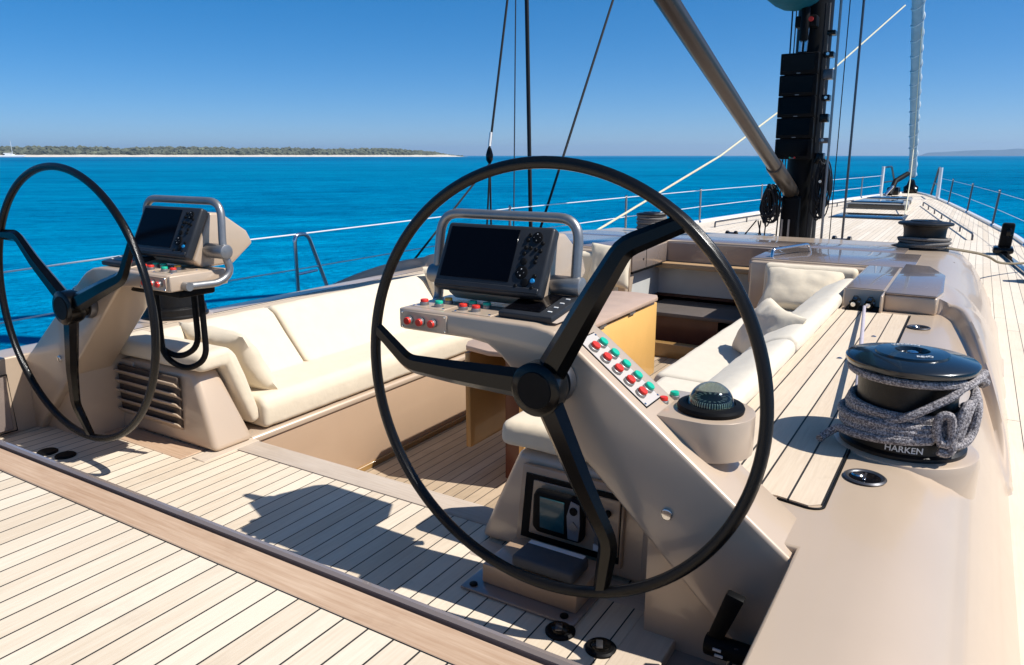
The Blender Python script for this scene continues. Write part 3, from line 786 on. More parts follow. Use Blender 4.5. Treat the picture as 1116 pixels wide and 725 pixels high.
# ================================================================== helm consoles
AN = Vector((.605,0,.796))
AD = Vector((.796,0,-.605))
A0 = Vector((-.924,0,.456))
def on_arm(s, y, h=0): 
    p = A0 + AD*s + AN*h; return Vector((p.x, y, p.z))
def console(side):
    far = MX
    t = thing('helm_console', ('far' if far else 'near') + ' helm console, champagne arm carrying switches, compass and a black chart display', 'helm console', (-.9,2,-.4), 'helm consoles')
    poly = [(-.24,-.064),(-.924,.456),(-.965,.482),(-1.02,.503),(-1.08,.512),(-1.575,.514),(-1.575,.440),(-1.30,.441),(-1.235,.432),(-1.19,.405),(-.47,-.275),(-.40,-.33),(-.335,-.40),(-.325,-.43),(-.24,-.43)]
    # arm as slab
    g = G(); g.prism(poly, 'y', 1.86, 2.08, .012, 3, 25); arm = g.obj('arm', CHAMP, t)
    G().prism([(-1.585,.4425),(-1.585,.511),(-1.07,.511),(-1.0,.497),(-1.0,.4425)], 'y', 1.864, 2.15, .007, 3).obj('desk', CHAMP, t)
    # lower bulkhead under the arm, leaning a little
    G().hull8([(-.80,2.102,-.42),(-.29,2.102,-.42),(-.29,2.2,-.42),(-.80,2.2,-.42),(-.80,2.125,-.03),(-.29,2.125,-.03),(-.29,2.2,-.03),(-.80,2.2,-.03)], .01, 2).obj('bulkhead', CHAMP, t)
    G().cyl((-.632,1.862,.022),(-.632,1.852,.022),.017,20,.003).obj('bolt', STEEL, t)
    # switch plate on the slope
    pl = G()
    def quad(s0, s1, y0, y1, h0, h1): return [on_arm(s0,y0,h0),on_arm(s1,y0,h0),on_arm(s1,y1,h0),on_arm(s0,y1,h0),on_arm(s0,y0,h1),on_arm(s1,y0,h1),on_arm(s1,y1,h1),on_arm(s0,y1,h1)]
    G().hull8(quad(-.03,.252,1.905,2.018,-.004,.0015)).obj('plate_rim', BLACKM, t)
    plate = G().hull8(quad(-.026,.248,1.909,2.014,-.003,.003)).obj('switch_plate', PLATE, t)
    def button(p, n, m, r=.0125, h=.016):
        p = Vector(p); n = Vector(n)
        col = G().lathe([(r*1.15,0),(r*1.15,h*.45),(r*1.02,h*.5),(r*.98,h*.62)], p, n, 18).obj('button_collar', BRUSH, t)
        G().lathe([(r,0),(r,h*.32),(r*.9,h*.44),(0,h*.47)], p + n*h*.6, n, 18).obj('button_cap', m, col)
    for k in range(5):
        button(on_arm(.018+.0475*k, 1.935, .003), AN, RED, .0148, .018)
        button(on_arm(.018+.0475*k, 1.990, .003), AN, GREEN, .0148, .018)
    # red buttons on the front of the desk
    G().box(-1.568,-1.385,1.8555,1.8605,.447,.506,.002,1).obj('button_plate', CHAMP, t)
    for x in (-1.532,-1.484,-1.436): button((x,1.856,.476), (0,-1,0), RED, .0125, .02)
    # buttons on the desk top
    G().box(-1.56,-1.42,1.89,2.03,.512,.516,.002,1).obj('button_plate', CHAMP, t)
    G().box(-1.39,-1.24,1.89,2.03,.512,.516,.002,1).obj('button_plate', CHAMP, t)
    for x, y, m in ((-1.525,1.925,RED),(-1.465,1.925,GREEN),(-1.47,1.985,YELLOW),(-1.368,1.925,RED),(-1.318,1.925,RED),(-1.37,1.985,GREEN),(-1.315,1.985,GREEN)):
        button((x,y,.516), (0,0,1), m, .0135, .019)
    for x in (-1.55,-1.43,-1.38,-1.25):
        for y in (1.90,2.02): G().lathe([(.0045,0),(.004,.002),(0,.0025)], (x,y,.516), (0,0,1), 10).obj('screw', STEEL, t)
    for x in (-1.562,-1.391):
        for z in (.453,.500): G().lathe([(.004,0),(.0035,.002),(0,.0025)], (x,1.8555,z), (0,-1,0), 10).obj('screw', STEEL, t)
    for q_ in (-.018,.24):
        for y in (1.914,2.009): G().lathe([(.004,0),(.0035,.002),(0,.0025)], on_arm(q_,y,.003), AN, 10).obj('screw', STEEL, t)
    # tilted black repeater on the desk
    m4 = Matrix.Translation((-1.125,2.0,.538)) @ Matrix.Rotation(R(9), 4, 'X')
    rep = G().obox(m4, .19, .20, .022, .006, 2).obj('repeater', BEZEL, t)
    G().obox(m4 @ Matrix.Translation((-.022,0,.0115)), .125, .15, .002).obj('screen', SCREEN, rep)
    for k in range(4): G().obox(m4 @ Matrix.Translation((.068,-.06+.04*k,.0122)), .014, .006, .002).obj('key', WHITEP, rep)
    G().hull8([(-1.225,1.915,.513),(-1.02,1.915,.513),(-1.02,2.1,.513),(-1.225,2.1,.513),(-1.215,1.905,.516),(-1.03,1.905,.516),(-1.03,2.1,.545),(-1.215,2.1,.545)]).obj('repeater_wedge', CHAMP, t)
    # chart display: housing, bezel, screen, keypad
    G().prism([(2.035,.548),(2.135,.755),(2.20,.75),(2.33,.66),(2.36,.60),(2.24,.515),(2.08,.515)], 'x', -1.515, -1.14, .012, 3).obj('display_housing', CHAMP, t)
    xs = 1
    cx = -1.3275 if not MX else mirx(-1.3275) 
    cx = -1.3275
    fr = Matrix(((1,0,0),(0,.485,-.875),(0,.875,.485))).to_4x4()     # local y up the screen, local z out of it (aft)
    fr = Matrix((Vector((1,0,0)), Vector((0,.45,.893)), Vector((0,-.893,.45)))).transposed().to_4x4()
    fr.translation = Vector((cx, 2.052, .666))
    sgn = -1 if MX else 1                    # keypad is on the right of both displays
    bz = G().obox(fr, .415, .235, .042, .012, 3).obj('chart_display', BEZEL, t)
    G().obox(fr @ Matrix.Translation((-.052*sgn,.012,.0212)), .272, .178, .003, .001, 1).obj('screen', SCREEN, bz)
    G().obox(fr @ Matrix.Translation((0,-.099,.0225)), .40, .018, .006, .002, 1).obj('lower_trim', BEZEL, bz)
    kp = (fr @ Matrix.Translation((.145*sgn,0,.0205)))
    def key(x, y, r, m=BLACKM): G().lathe([(r,0),(r,.004),(r*.7,.006),(0,.006)], kp @ Vector((x*sgn,y,0)), kp.to_3x3() @ Vector((0,0,1)), 14).obj('key', m, bz)
    key(.008,.078,.019); key(-.02,-.042,.022); 
    for x, y in ((-.02,.085),(-.024,.068),(.032,.06),(-.025,.042),(-.008,.042),(.012,.038),(.03,.034),(-.026,.022),(.02,.012),(.02,-.004),(-.03,-.088),(.03,-.05),(.03,-.09)): key(x, y, .0065)
    key(-.022,-.005,.012); key(0,-.075,.014)
    blue = plain('blue_key', (.01,.22,.5), .3); key(.027,-.066,.008, blue)
    for a, b_ in ((.008,.078),(-.02,-.042)):
        for q in range(4): key(a+.011*math.cos(q*math.pi/2), b_+.011*math.sin(q*math.pi/2), .003, WHITEP)
        # handrail round the display
    yl = 2.12
    pts = fillet([(-1.605,1.93,.462),(-1.62,2.08,.458),(-1.625,2.14,.50),(-1.612,2.115,.60),(-1.60,2.135,.805),(-1.06,2.135,.805),(-1.062,2.115,.60),(-1.065,2.13,.52)], .075, 7)
    G().tube(pts, .0165, 12).obj('handrail', BRUSH, t)
    G().cyl((-1.575,1.93,.462),(-1.622,1.93,.462),.019,14).obj('rail_socket', BRUSH, t)
    G().cyl((-1.155,2.115,.59),(-1.035,2.115,.59),.033,24,.006).obj('clamp', BRUSH, t)
    G().cyl((-1.50,2.115,.59),(-1.64,2.115,.59),.033,24,.006).obj('clamp', BRUSH, t)
    # cables from the desk
    if far:
        G().box(-1.56,-1.2,1.92,2.1,.405,.441,.01,2).obj('cable_box', BLACKM, t)
        for dx, dz in ((0,.0),(.05,.05)):
            G().tube(fillet([(-1.30+dx,1.98,.42),(-1.30+dx,1.98,.10+dz),(-1.40+dx,2.02,.04+dz),(-1.52+dx,2.05,.10+dz),(-1.52+dx,2.05,.42)], .09), .0135, 10).obj('cable', BLACKM, t)
    else:
        G().tube(fillet([(-1.15,2.02,.43),(-1.14,2.05,.34),(-1.10,2.1,.26)], .05), .017, 10).obj('cable', BLACKM, t)
    # compass pod with rounded end
    cyp = 2.045; pr_ = .135
    plan = [(-.735,1.918),(-.575,1.918)] + [(p[0],p[1]) for p in arc((-.585,cyp,0), .128, -82, 82, 14, 'xy')] + [(-.575,2.172),(-.735,2.172)]
    b_ = bmesh.new()
    top = [b_.verts.new((x,y,.285)) for x,y in plan]
    bot = [b_.verts.new((x,y,max(.17, .456-.76*(x+.924)-.03) if x < -.55 else .17)) for x,y in plan]
    b_.faces.new(top); b_.faces.new(bot)
    for i in range(len(plan)): b_.faces.new((top[i], top[(i+1)%len(plan)], bot[(i+1)%len(plan)], bot[i]))
    g = G(); g._bev(b_, .012, 3); pod = g.obj('compass_pod', CHAMP, t)
    cc = Vector((-.582,2.045,.285))
    G().lathe([(.094,0),(.096,.011),(.092,.018),(.070,.023),(.067,.019),(0,.019)], cc, (0,0,1), 40).obj('compass_bezel', BLACKM, t)
    G().lathe([(.064*math.cos(R(a)), .020+.062*math.sin(R(a))) for a in range(0,90,8)] + [(0,.082)], cc, (0,0,1), 36).obj('compass_dome', DOME, t)
    cd = G().lathe([(.057,.0195),(.055,.032),(.046,.035),(.03,.034),(0,.034)], cc, (0,0,1), 36).obj('compass_card', CARD, t)
    # card texture is centred on its own axis
    for v in cd.data.vertices: v.co -= Vector(((mirx(cc.x) if MX else cc.x), cc.y, cc.z)) - ORG[t]
    cd.location = Vector(((mirx(cc.x) if MX else cc.x), cc.y, cc.z)) - ORG[t]
    button((-.715,2.02,.285), (0,0,1), RED, .0125, .022); button((-.705,2.085,.285), (0,0,1), GREEN, .0135, .022)
    return t
console('near')
MX = True; console('far'); MX = False

# ================================================================== wheels
def wheel(c, angs, bend, lab):
    c = Vector(c)
    t = thing('steering_wheel', lab, 'steering wheel', c, 'steering wheels')
    Rr = .62
    G().tube([c + Vector((Rr*math.cos(2*math.pi*k/120), 0, Rr*math.sin(2*math.pi*k/120))) for k in range(120)], .0168, 14, True).obj('rim', RIM, t)
    hub = G().lathe([(.0,.0),(.070,.0),(.078,.006),(.078,.055),(.070,.075),(.052,.085),(.050,.15)], c + Vector((0,-.045,0)), (0,1,0), 36).obj('hub', BLACKC, t)
    G().lathe([(0,0),(.052,0),(.054,.002),(.054,.004)], c + Vector((0,-.0485,0)), (0,1,0), 32).obj('hub_cap', BLACKM, hub)
    G().lathe([(.062,0),(.068,.02),(.06,.045)], c + Vector((0,.058,0)), (0,1,0), 30).obj('hub_collar', DKSTEEL, hub)
    for a in angs:
        d = lambda ang, r, y=0: c + Vector((r*math.cos(R(ang)), y, r*math.sin(R(ang))))
        pts = fillet([d(a,.05,-.002), d(a,.30,-.012), d(a,.475,-.006), d(a+bend,.615,0)], .03, 3)
        n = len(pts); rr = [.047*(1-.5*((p - c).length/.62)**1.15) for p in pts]
        G().tube(pts, rr, 6, False, True, .60, up=(math.sin(R(a)),0,-math.cos(R(a)))).obj('spoke', BLACKC, t)
    return t
wheel((-.985,1.765,.363), (60,180,-62), -9, 'near black carbon steering wheel with three bent spokes in front of the right hand console')
wheel((-3.43,1.772,.335), (21,141,262), 10, 'far black carbon steering wheel with three bent spokes at the left hand console')

# ================================================================== helm floor fittings
t = thing('footrest', 'champagne footrest with dark pad on a plate below the near wheel', 'footrest', (-1.08,1.9,-.4))
G().box(-1.305,-.885,1.795,2.03,-.399,-.388,.004,2).obj('base_plate', MAUVE, t)
G().hull8([(-1.255,1.85,-.388),(-.905,1.85,-.388),(-.905,2.06,-.388),(-1.255,2.06,-.388),(-1.25,1.845,-.315),(-.90,1.845,-.315),(-.90,2.06,-.315),(-1.25,2.06,-.315)], .006, 2).obj('block', CHAMP_D, t)
G().box(-1.15,-.925,1.865,1.985,-.305,-.262,.012,3).obj('pad', RUBBER, t)
G().box(-1.14,-.935,1.958,1.980,-.2625,-.2585,.002,1).obj('pad_strip', WHITEP, t)
G().box(-1.12,-.95,1.89,2.0,-.315,-.303).obj('pad_bracket', DKSTEEL, t)
for x in (-1.27,-.93): G().cyl((x,1.822,-.388),(x,1.822,-.381),.014,14,.003).obj('bolt', BLACKM, t)
def deck_fitting(x, y, lab, lump):
    t = thing('floor_fitting', lab, 'deck fitting', (x,y,-.4), 'round fittings in the helm floor')
    G().lathe([(.046,0),(.046,.006),(.040,.011),(0,.011)], (x,y,-.4), (0,0,1), 28).obj('plate', BLACKM, t)
    if lump:
        G().lathe([(.030,0),(.028,.006),(.015,.010),(0,.011)], (x,y,-.389), (0,0,1), 20).obj('cap', BLACKC, t)
        G().obox(Matrix.Translation((x,y-.01,-.378)) @ Matrix.Rotation(R(25),4,'Z'), .02, .035, .007, .002, 2).obj('lug', DKSTEEL, t)
deck_fitting(-.913,1.765,'raised black fitting in the floor beside the footrest plate', True)
deck_fitting(-.775,1.755,'raised black fitting in the floor nearest the throttle lever', True)
deck_fitting(-3.686,1.70,'flat black disc in the floor under the far wheel, the one nearer the side wall', False)
deck_fitting(-3.567,1.722,'flat black disc in the floor under the far wheel, the one nearer the middle', False)
t = thing('throttle_lever', 'black throttle lever on the side wall at the foot of the near console', 'lever', (-.47,1.8,-.3))
G().hull8([(-.482,1.79,-.275),(-.440,1.79,-.275),(-.440,1.815,-.275),(-.482,1.815,-.275),(-.436,1.785,-.122),(-.388,1.785,-.132),(-.388,1.815,-.132),(-.436,1.815,-.122)], .005, 2).obj('handle', BLACKM, t)
G().cyl((-.485,1.80,-.295),(-.318,1.80,-.295),.030,22,.006).obj('pivot', BLACKM, t)
G().hull8([(-.445,1.76,-.40),(-.425,1.76,-.40),(-.425,1.79,-.40),(-.445,1.79,-.40),(-.405,1.78,-.27),(-.390,1.78,-.27),(-.390,1.81,-.27),(-.405,1.81,-.27)], .004, 2).obj('arm', NAVY, t)
for k in range(2): G().obox(Matrix.Translation((-.445+.006*k,1.768,-.285-.016*k)), .022, .004, .006).obj('mark', WHITEP, t)
# hatch in the far coaming wall
t = thing('side_hatch', 'rectangular hatch outlined in the side wall by the far wheel', 'hatch', (-4.08,1.5,-.3))
G().box(-4.085,-4.077,1.25,1.74,-.37,-.09,.003,1).obj('door', MAUVE, t)
G().tube([(-4.077,1.24,-.38),(-4.077,1.755,-.38),(-4.077,1.745,-.08),(-4.077,1.24,-.08)], .004, 6, True).obj('seal', BLACKM, t)

# ================================================================== winches
def winch(c, sc, lab, capm=NAVY, sz=None):
    sz = sz or sc
    c = Vector(c)
    t = thing('winch', lab, 'winch', c, 'drum winches')
    S = lambda pr: [(r*sc, h*sz) for r, h in pr]
    base = G().lathe(S([(.235,.0),(.235,.012),(.222,.02),(.222,.055),(.214,.062),(.20,.064)]), c, (0,0,1), 56).obj('base', WDRUM, t)
    G().lathe(S([(.190,.06),(.186,.10),(.183,.17),(.187,.23),(.198,.262),(.205,.27)]), c, (0,0,1), 56).obj('drum', WDRUM, t)
    G().lathe(S([(.20,.262),(.236,.270),(.242,.278),(.2415,.288),(.234,.294),(.136,.306),(.134,.312),(.064,.317),(.058,.302),(.04,.300),(.036,.305),(0,.306)]), c, (0,0,1), 64).obj('cap', capm, t)
    G().lathe(S([(.022,.304),(.022,.311),(.012,.314),(0,.314)]), c, (0,0,1), 20).obj('socket', STEEL, t)
    return t
WC = Vector((-.125,2.85,.010))
w = winch(WC, .865, 'large black drum winch with blue black cap wrapped in mottled rope on the coaming', NAVY, 1.06)
def bendtext(rad, a0, z):
    def f(co):
        a = a0 + co.x/rad; r_ = rad + co.z
        return Vector((WC.x + r_*math.cos(a), WC.y + r_*math.sin(a), WC.z + z + co.y))
    return f
G().text('HARKEN', None, .030, .001, bendtext(.1925, R(-84), .037)).obj('lettering', WHITEP, w)
G().text('HARKEN', None, .024, .001, bendtext(.1925, R(-150), .039)).obj('lettering', WHITEP, w)
def flattext(rad, a0, z, flip=1):
    def f(co):
        r_ = rad + co.y; a = a0 - co.x/rad
        zz = z - max(0, (r_-.062))*.06
        return Vector((WC.x + r_*math.cos(a), WC.y + r_*math.sin(a), WC.z + zz + co.z))
    return f
def flattext2(rad, a0, z):
    def f(co):
        r_ = rad - co.y; a = a0 + co.x/rad
        return Vector((WC.x + r_*math.cos(a), WC.y + r_*math.sin(a), WC.z + z - max(0, (r_-.062))*.06 + co.z))
    return f
G().text('HARKEN', None, .024, .0006, flattext(.086, R(110), .3365)).obj('lettering', WHITEP, w)
G().text('REVO', None, .022, .0006, flattext2(.088, R(-60), .3365)).obj('lettering', WHITEP, w)
# rope on the winch
def rope_on_winch():
    t = thing('winch_rope', 'mottled grey rope wound round the large winch with a knotted tail', 'rope', WC + Vector((0,0,.06)))
    rr = .0142
    def T(pts, r, n): return G().tube([WC + Vector(((p[0]-WC.x)*.865, (p[1]-WC.y)*.865, (p[2]-WC.z)*1.05)) for p in pts], r, n)
    pts = []
    lay = [(.207,.095),(.207,.124),(.206,.152),(.205,.180)]
    turns = 6.2; N = int(turns*48)
    for k in range(N+1):
        f = k/N; a = R(-60) + 2*math.pi*turns*f
        tz = .076 + .070*f + .006*math.sin(a*1.3+1)
        rad = .209 + .0035*math.sin(a*.7) - .004*f
        pts.append(WC + Vector((rad*math.cos(a), rad*math.sin(a), tz)))
    T(pts, rr, 9).obj('wraps', ROPE, t)
    pts = []; turns = 3.3; N = int(turns*48)
    for k in range(N+1):
        f = k/N; a = R(20) + 2*math.pi*turns*f
        pts.append(WC + Vector(((.232+.005*math.sin(a*1.7))*math.cos(a), (.232+.005*math.sin(a*1.7))*math.sin(a), .066+.048*f+.008*math.sin(a+2.2))))
    T(pts, rr, 9).obj('wraps', ROPE, t)
    # single turn under the cap, then the strand that drops across the drum
    pts = []
    for k in range(90):
        a = R(-228) + R(200)*k/89
        pts.append(WC + Vector((.216*math.cos(a), .216*math.sin(a), .252)))
    T(pts[::-1], rr, 9).obj('upper_turn', ROPE, t)
    pts = [WC + Vector((.262*math.cos(R(8)), .262*math.sin(R(8)), .255))]
    pts = [WC+Vector((.255,.05,.262)), WC+Vector((.215,-.09,.250))]
    for k in range(16):
        a = R(-34 - 6.2*k); rad = .222 + .003*math.sin(k)
        pts.append(WC + Vector((rad*math.cos(a), rad*math.sin(a), .238 - .0112*k)))
    T(fillet(pts, .03, 3), rr, 9).obj('diagonal', ROPE, t)
    T([WC+Vector((.205,-.07,.250)), WC+Vector((.245,.0,.254)), WC+Vector((.262,.03,.236)), WC+Vector((.25,.06,.222))], rr, 9).obj('strand_end', ROPE, t)
    # tail in front
    pts = [WC+Vector((.12,-.215,.075))]
    for k in range(9):
        a = R(-62-11*k); rad = .240 + .003*k
        pts.append(WC + Vector((rad*math.cos(a), rad*math.sin(a), .078 - .0035*k)))
    pts += [WC+Vector((-.275,-.16,.02)), WC+Vector((-.285,-.185,.012))]
    T(fillet(pts, .03, 3), .0145, 9).obj('tail', ROPE, t)
    # loop and knot on the right
    k0 = WC+Vector((.165,-.175,.12))
    T(fillet([k0+Vector((.06,.10,.07)), k0+Vector((.04,.0,.075)), k0+Vector((.025,-.03,.0)), k0+Vector((-.005,-.04,-.055)), k0+Vector((-.045,-.045,-.02)), k0+Vector((-.04,-.04,.045)), k0+Vector((.0,-.035,.05)), k0+Vector((.018,-.03,-.06)), k0+Vector((-.0,-.035,-.078)), k0+Vector((-.03,-.04,-.07))], .03, 4), rr, 9).obj('knot', ROPE, t)
    T(fillet([k0+Vector((.065,.2,.09)), k0+Vector((.085,.09,.06)), k0+Vector((.075,.06,-.03)), k0+Vector((.04,-.01,-.055)), k0+Vector((-.03,-.05,-.04))], .05, 4), rr, 9).obj('knot', ROPE, t)
    T(fillet([k0+Vector((.05,.2,.11)), k0+Vector((.07,.10,.10)), k0+Vector((.045,.03,.03)), k0+Vector((.03,.0,-.05))], .04, 4), rr, 9).obj('knot', ROPE, t)
rope_on_winch()
winch((-4.285,2.85,.010), .865, 'black drum winch with blue cap on the coaming behind the far console', NAVY, 1.06)
def roof_winch(c, lab, laps, sc=1.02, top=.15):
    c = Vector(c)
    w = winch(c, sc, lab, WDRUM)
    pts = []
    N = laps*36
    for k in range(N+1):
        f = k/N; a = 2*math.pi*laps*f
        pts.append(c + Vector(((.215+.010*math.sin(a*.6))*math.cos(a)*sc, (.215+.010*math.sin(a*.6+1))*math.sin(a)*sc, .05*sc+(top-.05)*f+.008*math.sin(a*1.7))))
    tag(G().tube(pts, .015, 8).obj('coiled_rope', GREYROPE), 'grey rope wound round the ' + lab.split(' on ')[0].replace('black ', '') + ' on ' + lab.split(' on ')[1], 'rope', 'ropes on winches')
roof_winch((-.395,8.45,.06), 'second black winch on the roof behind the deck locker', 4)
roof_winch((-3.50,9.1,.05), 'grey rope covered winch on the far side of the roof', 9, .80, .235)

def cup_holder(x, y, lab):
    t = thing('cup_holder', lab, 'cup holder', (x,y,0), 'cup holders in the coaming')
    G().lathe([(.036,.002),(.062,.002),(.064,.006),(.058,.010),(.050,.008),(.046,.003)], (x,y,.0), (0,0,1), 36).obj('ring', DKSTEEL, t)
    G().lathe([(0,.0035),(.047,.0035),(.049,.005)], (x,y,.0), (0,0,1), 30).obj('well', SCREEN, t)
    G().box(x-.004,x+.004,y-.03,y+.03,.0055,.010,.001,1).obj('bar', STEEL, t)
    G().lathe([(0,.004),(.02,.006),(.016,.010),(0,.011)], (x-.022,y+.012,.0), (0,0,1), 18).obj('drain', STEEL, t)
cup_holder(-.195,2.46,'round dark steel cup holder in the coaming just aft of the large winch')
cup_holder(-.200,4.95,'round dark steel cup holder in the coaming by the deck locker')
for x, y, lab in ((-.40,4.55,'small steel stud in the teak coaming near the rope clutches'),(-.49,3.95,'small steel stud in the teak coaming beside the back cushion')):
    tag(G().lathe([(.014,.004),(.014,.008),(.006,.012),(0,.012)], (x,y,0), (0,0,1), 16).obj('deck_stud', STEEL), lab, 'stud', 'studs in the teak')

# rope clutches in the recess and the line to the winch
t = thing('rope_clutch', 'pair of black rope clutches in a recess at the end of the teak', 'rope clutch', (-.53,5.4,0))
G().box(-.66,-.455,5.29,5.52,.0,.014,.004,1).obj('base', BLACKM, t)
G().box(-.67,-.45,5.50,5.54,.0,.115).obj('recess', BLACKM, t)
for x in (-.61,-.52):
    G().box(x-.026,x+.026,5.30,5.48,.014,.062,.008,2).obj('body', BLACKM, t)
    G().hull8([(x-.018,5.31,.060),(x+.018,5.31,.060),(x+.018,5.44,.066),(x-.018,5.44,.066),(x-.014,5.30,.075),(x+.014,5.30,.075),(x+.014,5.42,.085),(x-.014,5.42,.085)], .004, 2).obj('handle', BLACKC, t)
    G().lathe([(0,0),(.015,0),(.015,.008),(0,.010)], (x,5.296,.045), (0,-1,0), 16).obj('cheek', STEEL, t)
    G().cyl((x-.03,5.36,.05),(x+.03,5.36,.05),.007,10).obj('pin', STEEL, t)
G().box(-.452,-.438,5.28,5.56,.0,.118,.004,1).obj('side_trim', CHAMP, t)
tag(G().tube([(-.54,5.29,.035),(-.30,3.02,.10)], .0105, 10).obj('sheet_line', PALEROPE), 'pale lilac line running from the rope clutches to the large winch', 'rope')

# ================================================================== mast and rigging
MA = Vector((-2.12,11.35,ZD))
RK = Vector((0,-.048,1)).normalized()           # rake aft
def mz(x, y, z): return Vector((x, y - .048*(z-ZD), z))
t = thing('mast', 'black mast with a stack of five black display panels on its aft face', 'mast', MA)
g = G(); sec = [(.22*math.cos(2*math.pi*k/28), .31*math.sin(2*math.pi*k/28)) for k in range(28)]
b_ = bmesh.new(); lo = [b_.verts.new(mz(MA.x+u, MA.y+v, ZD)) for u, v in sec]; hi = [b_.verts.new(mz(MA.x+u*.9, MA.y+v*.9, 36)) for u, v in sec]
for k in range(28): b_.faces.new((lo[k], lo[(k+1)%28], hi[(k+1)%28], hi[k]))
b_.faces.new(hi); bmesh.ops.recalc_face_normals(b_, faces=b_.faces); g._merge(b_)
g.obj('spar', BLACKM, t)
G().obox(Matrix.Translation(mz(-2.185, MA.y-.38, 1.63)) @ Matrix.Rotation(R(2.7), 4, 'X'), .40, .10, 1.36, .02, 2).obj('display_backing', BLACKM, t)
dy = MA.y - .47
for k in range(5):
    z0 = .95 + .272*k
    p = mz(-2.19, dy+.02, z0+.135)
    m4 = Matrix.Translation(p) @ Matrix.Rotation(R(2.7), 4, 'X')
    d = G().obox(m4, .475, .07, .266, .012, 2).obj('display', BLACKM, t)
    G().obox(m4 @ Matrix.Translation((-.01,-.037,.012)), .40, .004, .20, .001, 1).obj('screen', SCREEN, d)
    G().obox(m4 @ Matrix.Translation((0,-.037,-.118)), .05, .004, .008).obj('badge', BRUSH, d)
for dx, m in ((-.03,GREEN),(.03,RED)):
    G().lathe([(.012,0),(.012,.006),(0,.008)], mz(-2.19+dx, dy-.018, .972), (0,-1,0), 12).obj('indicator', m, t)
# bracket between spar and displays, gooseneck, fittings
for z in (1.1,1.6,2.1): G().box(-2.3,-2.05,dy+.0-.048*(z-ZD),MA.y-.15-.048*(z-ZD),z-.05,z+.05).obj('bracket', BLACKM, t)
G().box(-2.29,-2.02,dy-.13,MA.y-.3,2.62,2.76,.02,2).obj('gooseneck', BLACKM, t)
G().cyl((-2.16,dy-.14,2.45),(-2.16,dy-.14,2.85),.055,16,.01).obj('gooseneck_pin', BLACKM, t)
G().cyl((-2.08,dy-.18,2.70),(-2.08,dy-.20,2.70),.03,14).obj('red_cap', RED, t)
for dx in (-.04,.03): G().tube([mz(-2.16+dx,dy+.02,2.32), mz(-2.16+dx,dy+.05,2.62)], .02, 8).obj('tackle', STEEL, t)
G().box(-2.30,-2.06,10.85,11.1,-.40,.46,.04,3).obj('vang_bracket', BLACKM, t)
for dx in (-.06,.03): G().box(-2.2+dx-.012,-2.2+dx+.012,10.83,10.86,-.28,.14).obj('track', BRUSH, t)
rnd = random.Random(5)
for k in range(9):
    z = .35 + .27*k; x = -1.90 + .05*rnd.random(); y0 = MA.y - .28 - .048*(z-ZD)
    f = G().box(x-.03, x+.07+.03*rnd.random(), y0-.10, y0+.06, z, z+.06+.09*rnd.random(), .012, 2).obj('halyard_clutch', BLACKC if k % 3 else DKSTEEL, t)
    if k % 2: G().cyl((x+.03,y0-.10,z+.04),(x+.03,y0-.13,z+.04),.02,12).obj('bolt', STEEL, f)
for x, r in ((-2.36,.010),(-2.31,.008),(-1.95,.012),(-1.90,.009)):
    G().tube([mz(x, MA.y-.36, -.3), mz(x+.02*rnd.random(), MA.y-.33, .5), mz(x+.01, MA.y-.34, 2.9)], r, 6).obj('mast_line', BLKROPE if r > .009 else GREYROPE, t)
G().lathe([(.10,0),(.085,.03),(.07,.10),(.085,.15),(.10,.16),(0,.17)], (-1.93, MA.y-.12, .72), (1,-.1,0), 28).obj('mast_winch', BLACKC, t)
# coils of line hanging on the mast
def coil(c, rx, rz, n, lab, m=BLKROPE, r=.0095):
    pts = []
    for j in range(n):
        ax = rx*(.25+.95*random.random()); az = rz*(.65+.5*random.random()); ox = (random.random()-.5)*rx*1.1; oz = (random.random()-.3)*rz*.35; oy = (random.random()-.5)*.16
        for k in range(20):
            a = 2*math.pi*k/20
            pts.append(Vector(c) + Vector((ox+ax*math.sin(a)*(1-.35*math.cos(a)), oy+.02*math.sin(a*2+j), oz-az*(1-math.cos(a))*.9+rz*.8)))
    tag(G().tube(pts, r, 6).obj('line_coil', m), lab, 'rope', 'coiled lines on the mast')
coil((-2.40,10.70,.36), .10, .25, 20, 'black coil of line hanging on the left of the mast foot')
coil((-1.80,10.95,.55), .085, .40, 18, 'black coil of line hanging on the right of the mast')
for i, (x0, x1) in enumerate(((-2.58,-2.85),(-2.56,-2.40),(-2.45,-2.42),(-2.52,-2.5))):
    tag(G().tube([(x0,10.72,.12),((x0+x1)/2-.02,10.7,-.1),(x1,10.7,ZD+.05)], .009, 6).obj('hanging_line', BLKROPE), 'thin black line dropping from the coil to the deck left of the mast', 'rope', 'lines below the mast coil')
# halyards on the right of the mast
for i, (x, y, m, r, lab) in enumerate(((-1.72,10.78,BRUSH,.016,'grey halyard close to the right side of the mast'),(-1.62,10.8,BLKROPE,.006,'thin dark halyard in the middle on the right of the mast'),(-1.47,10.85,DKSTEEL,.015,'dark halyard farthest to the right of the mast'))):
    tag(G().tube([(x,y,ZD+.1),(x-.02,y-.3,6.5),(x-.2,y-1.4,30)], r, 8).obj('halyard', m), lab, 'halyard', 'halyards beside the mast')
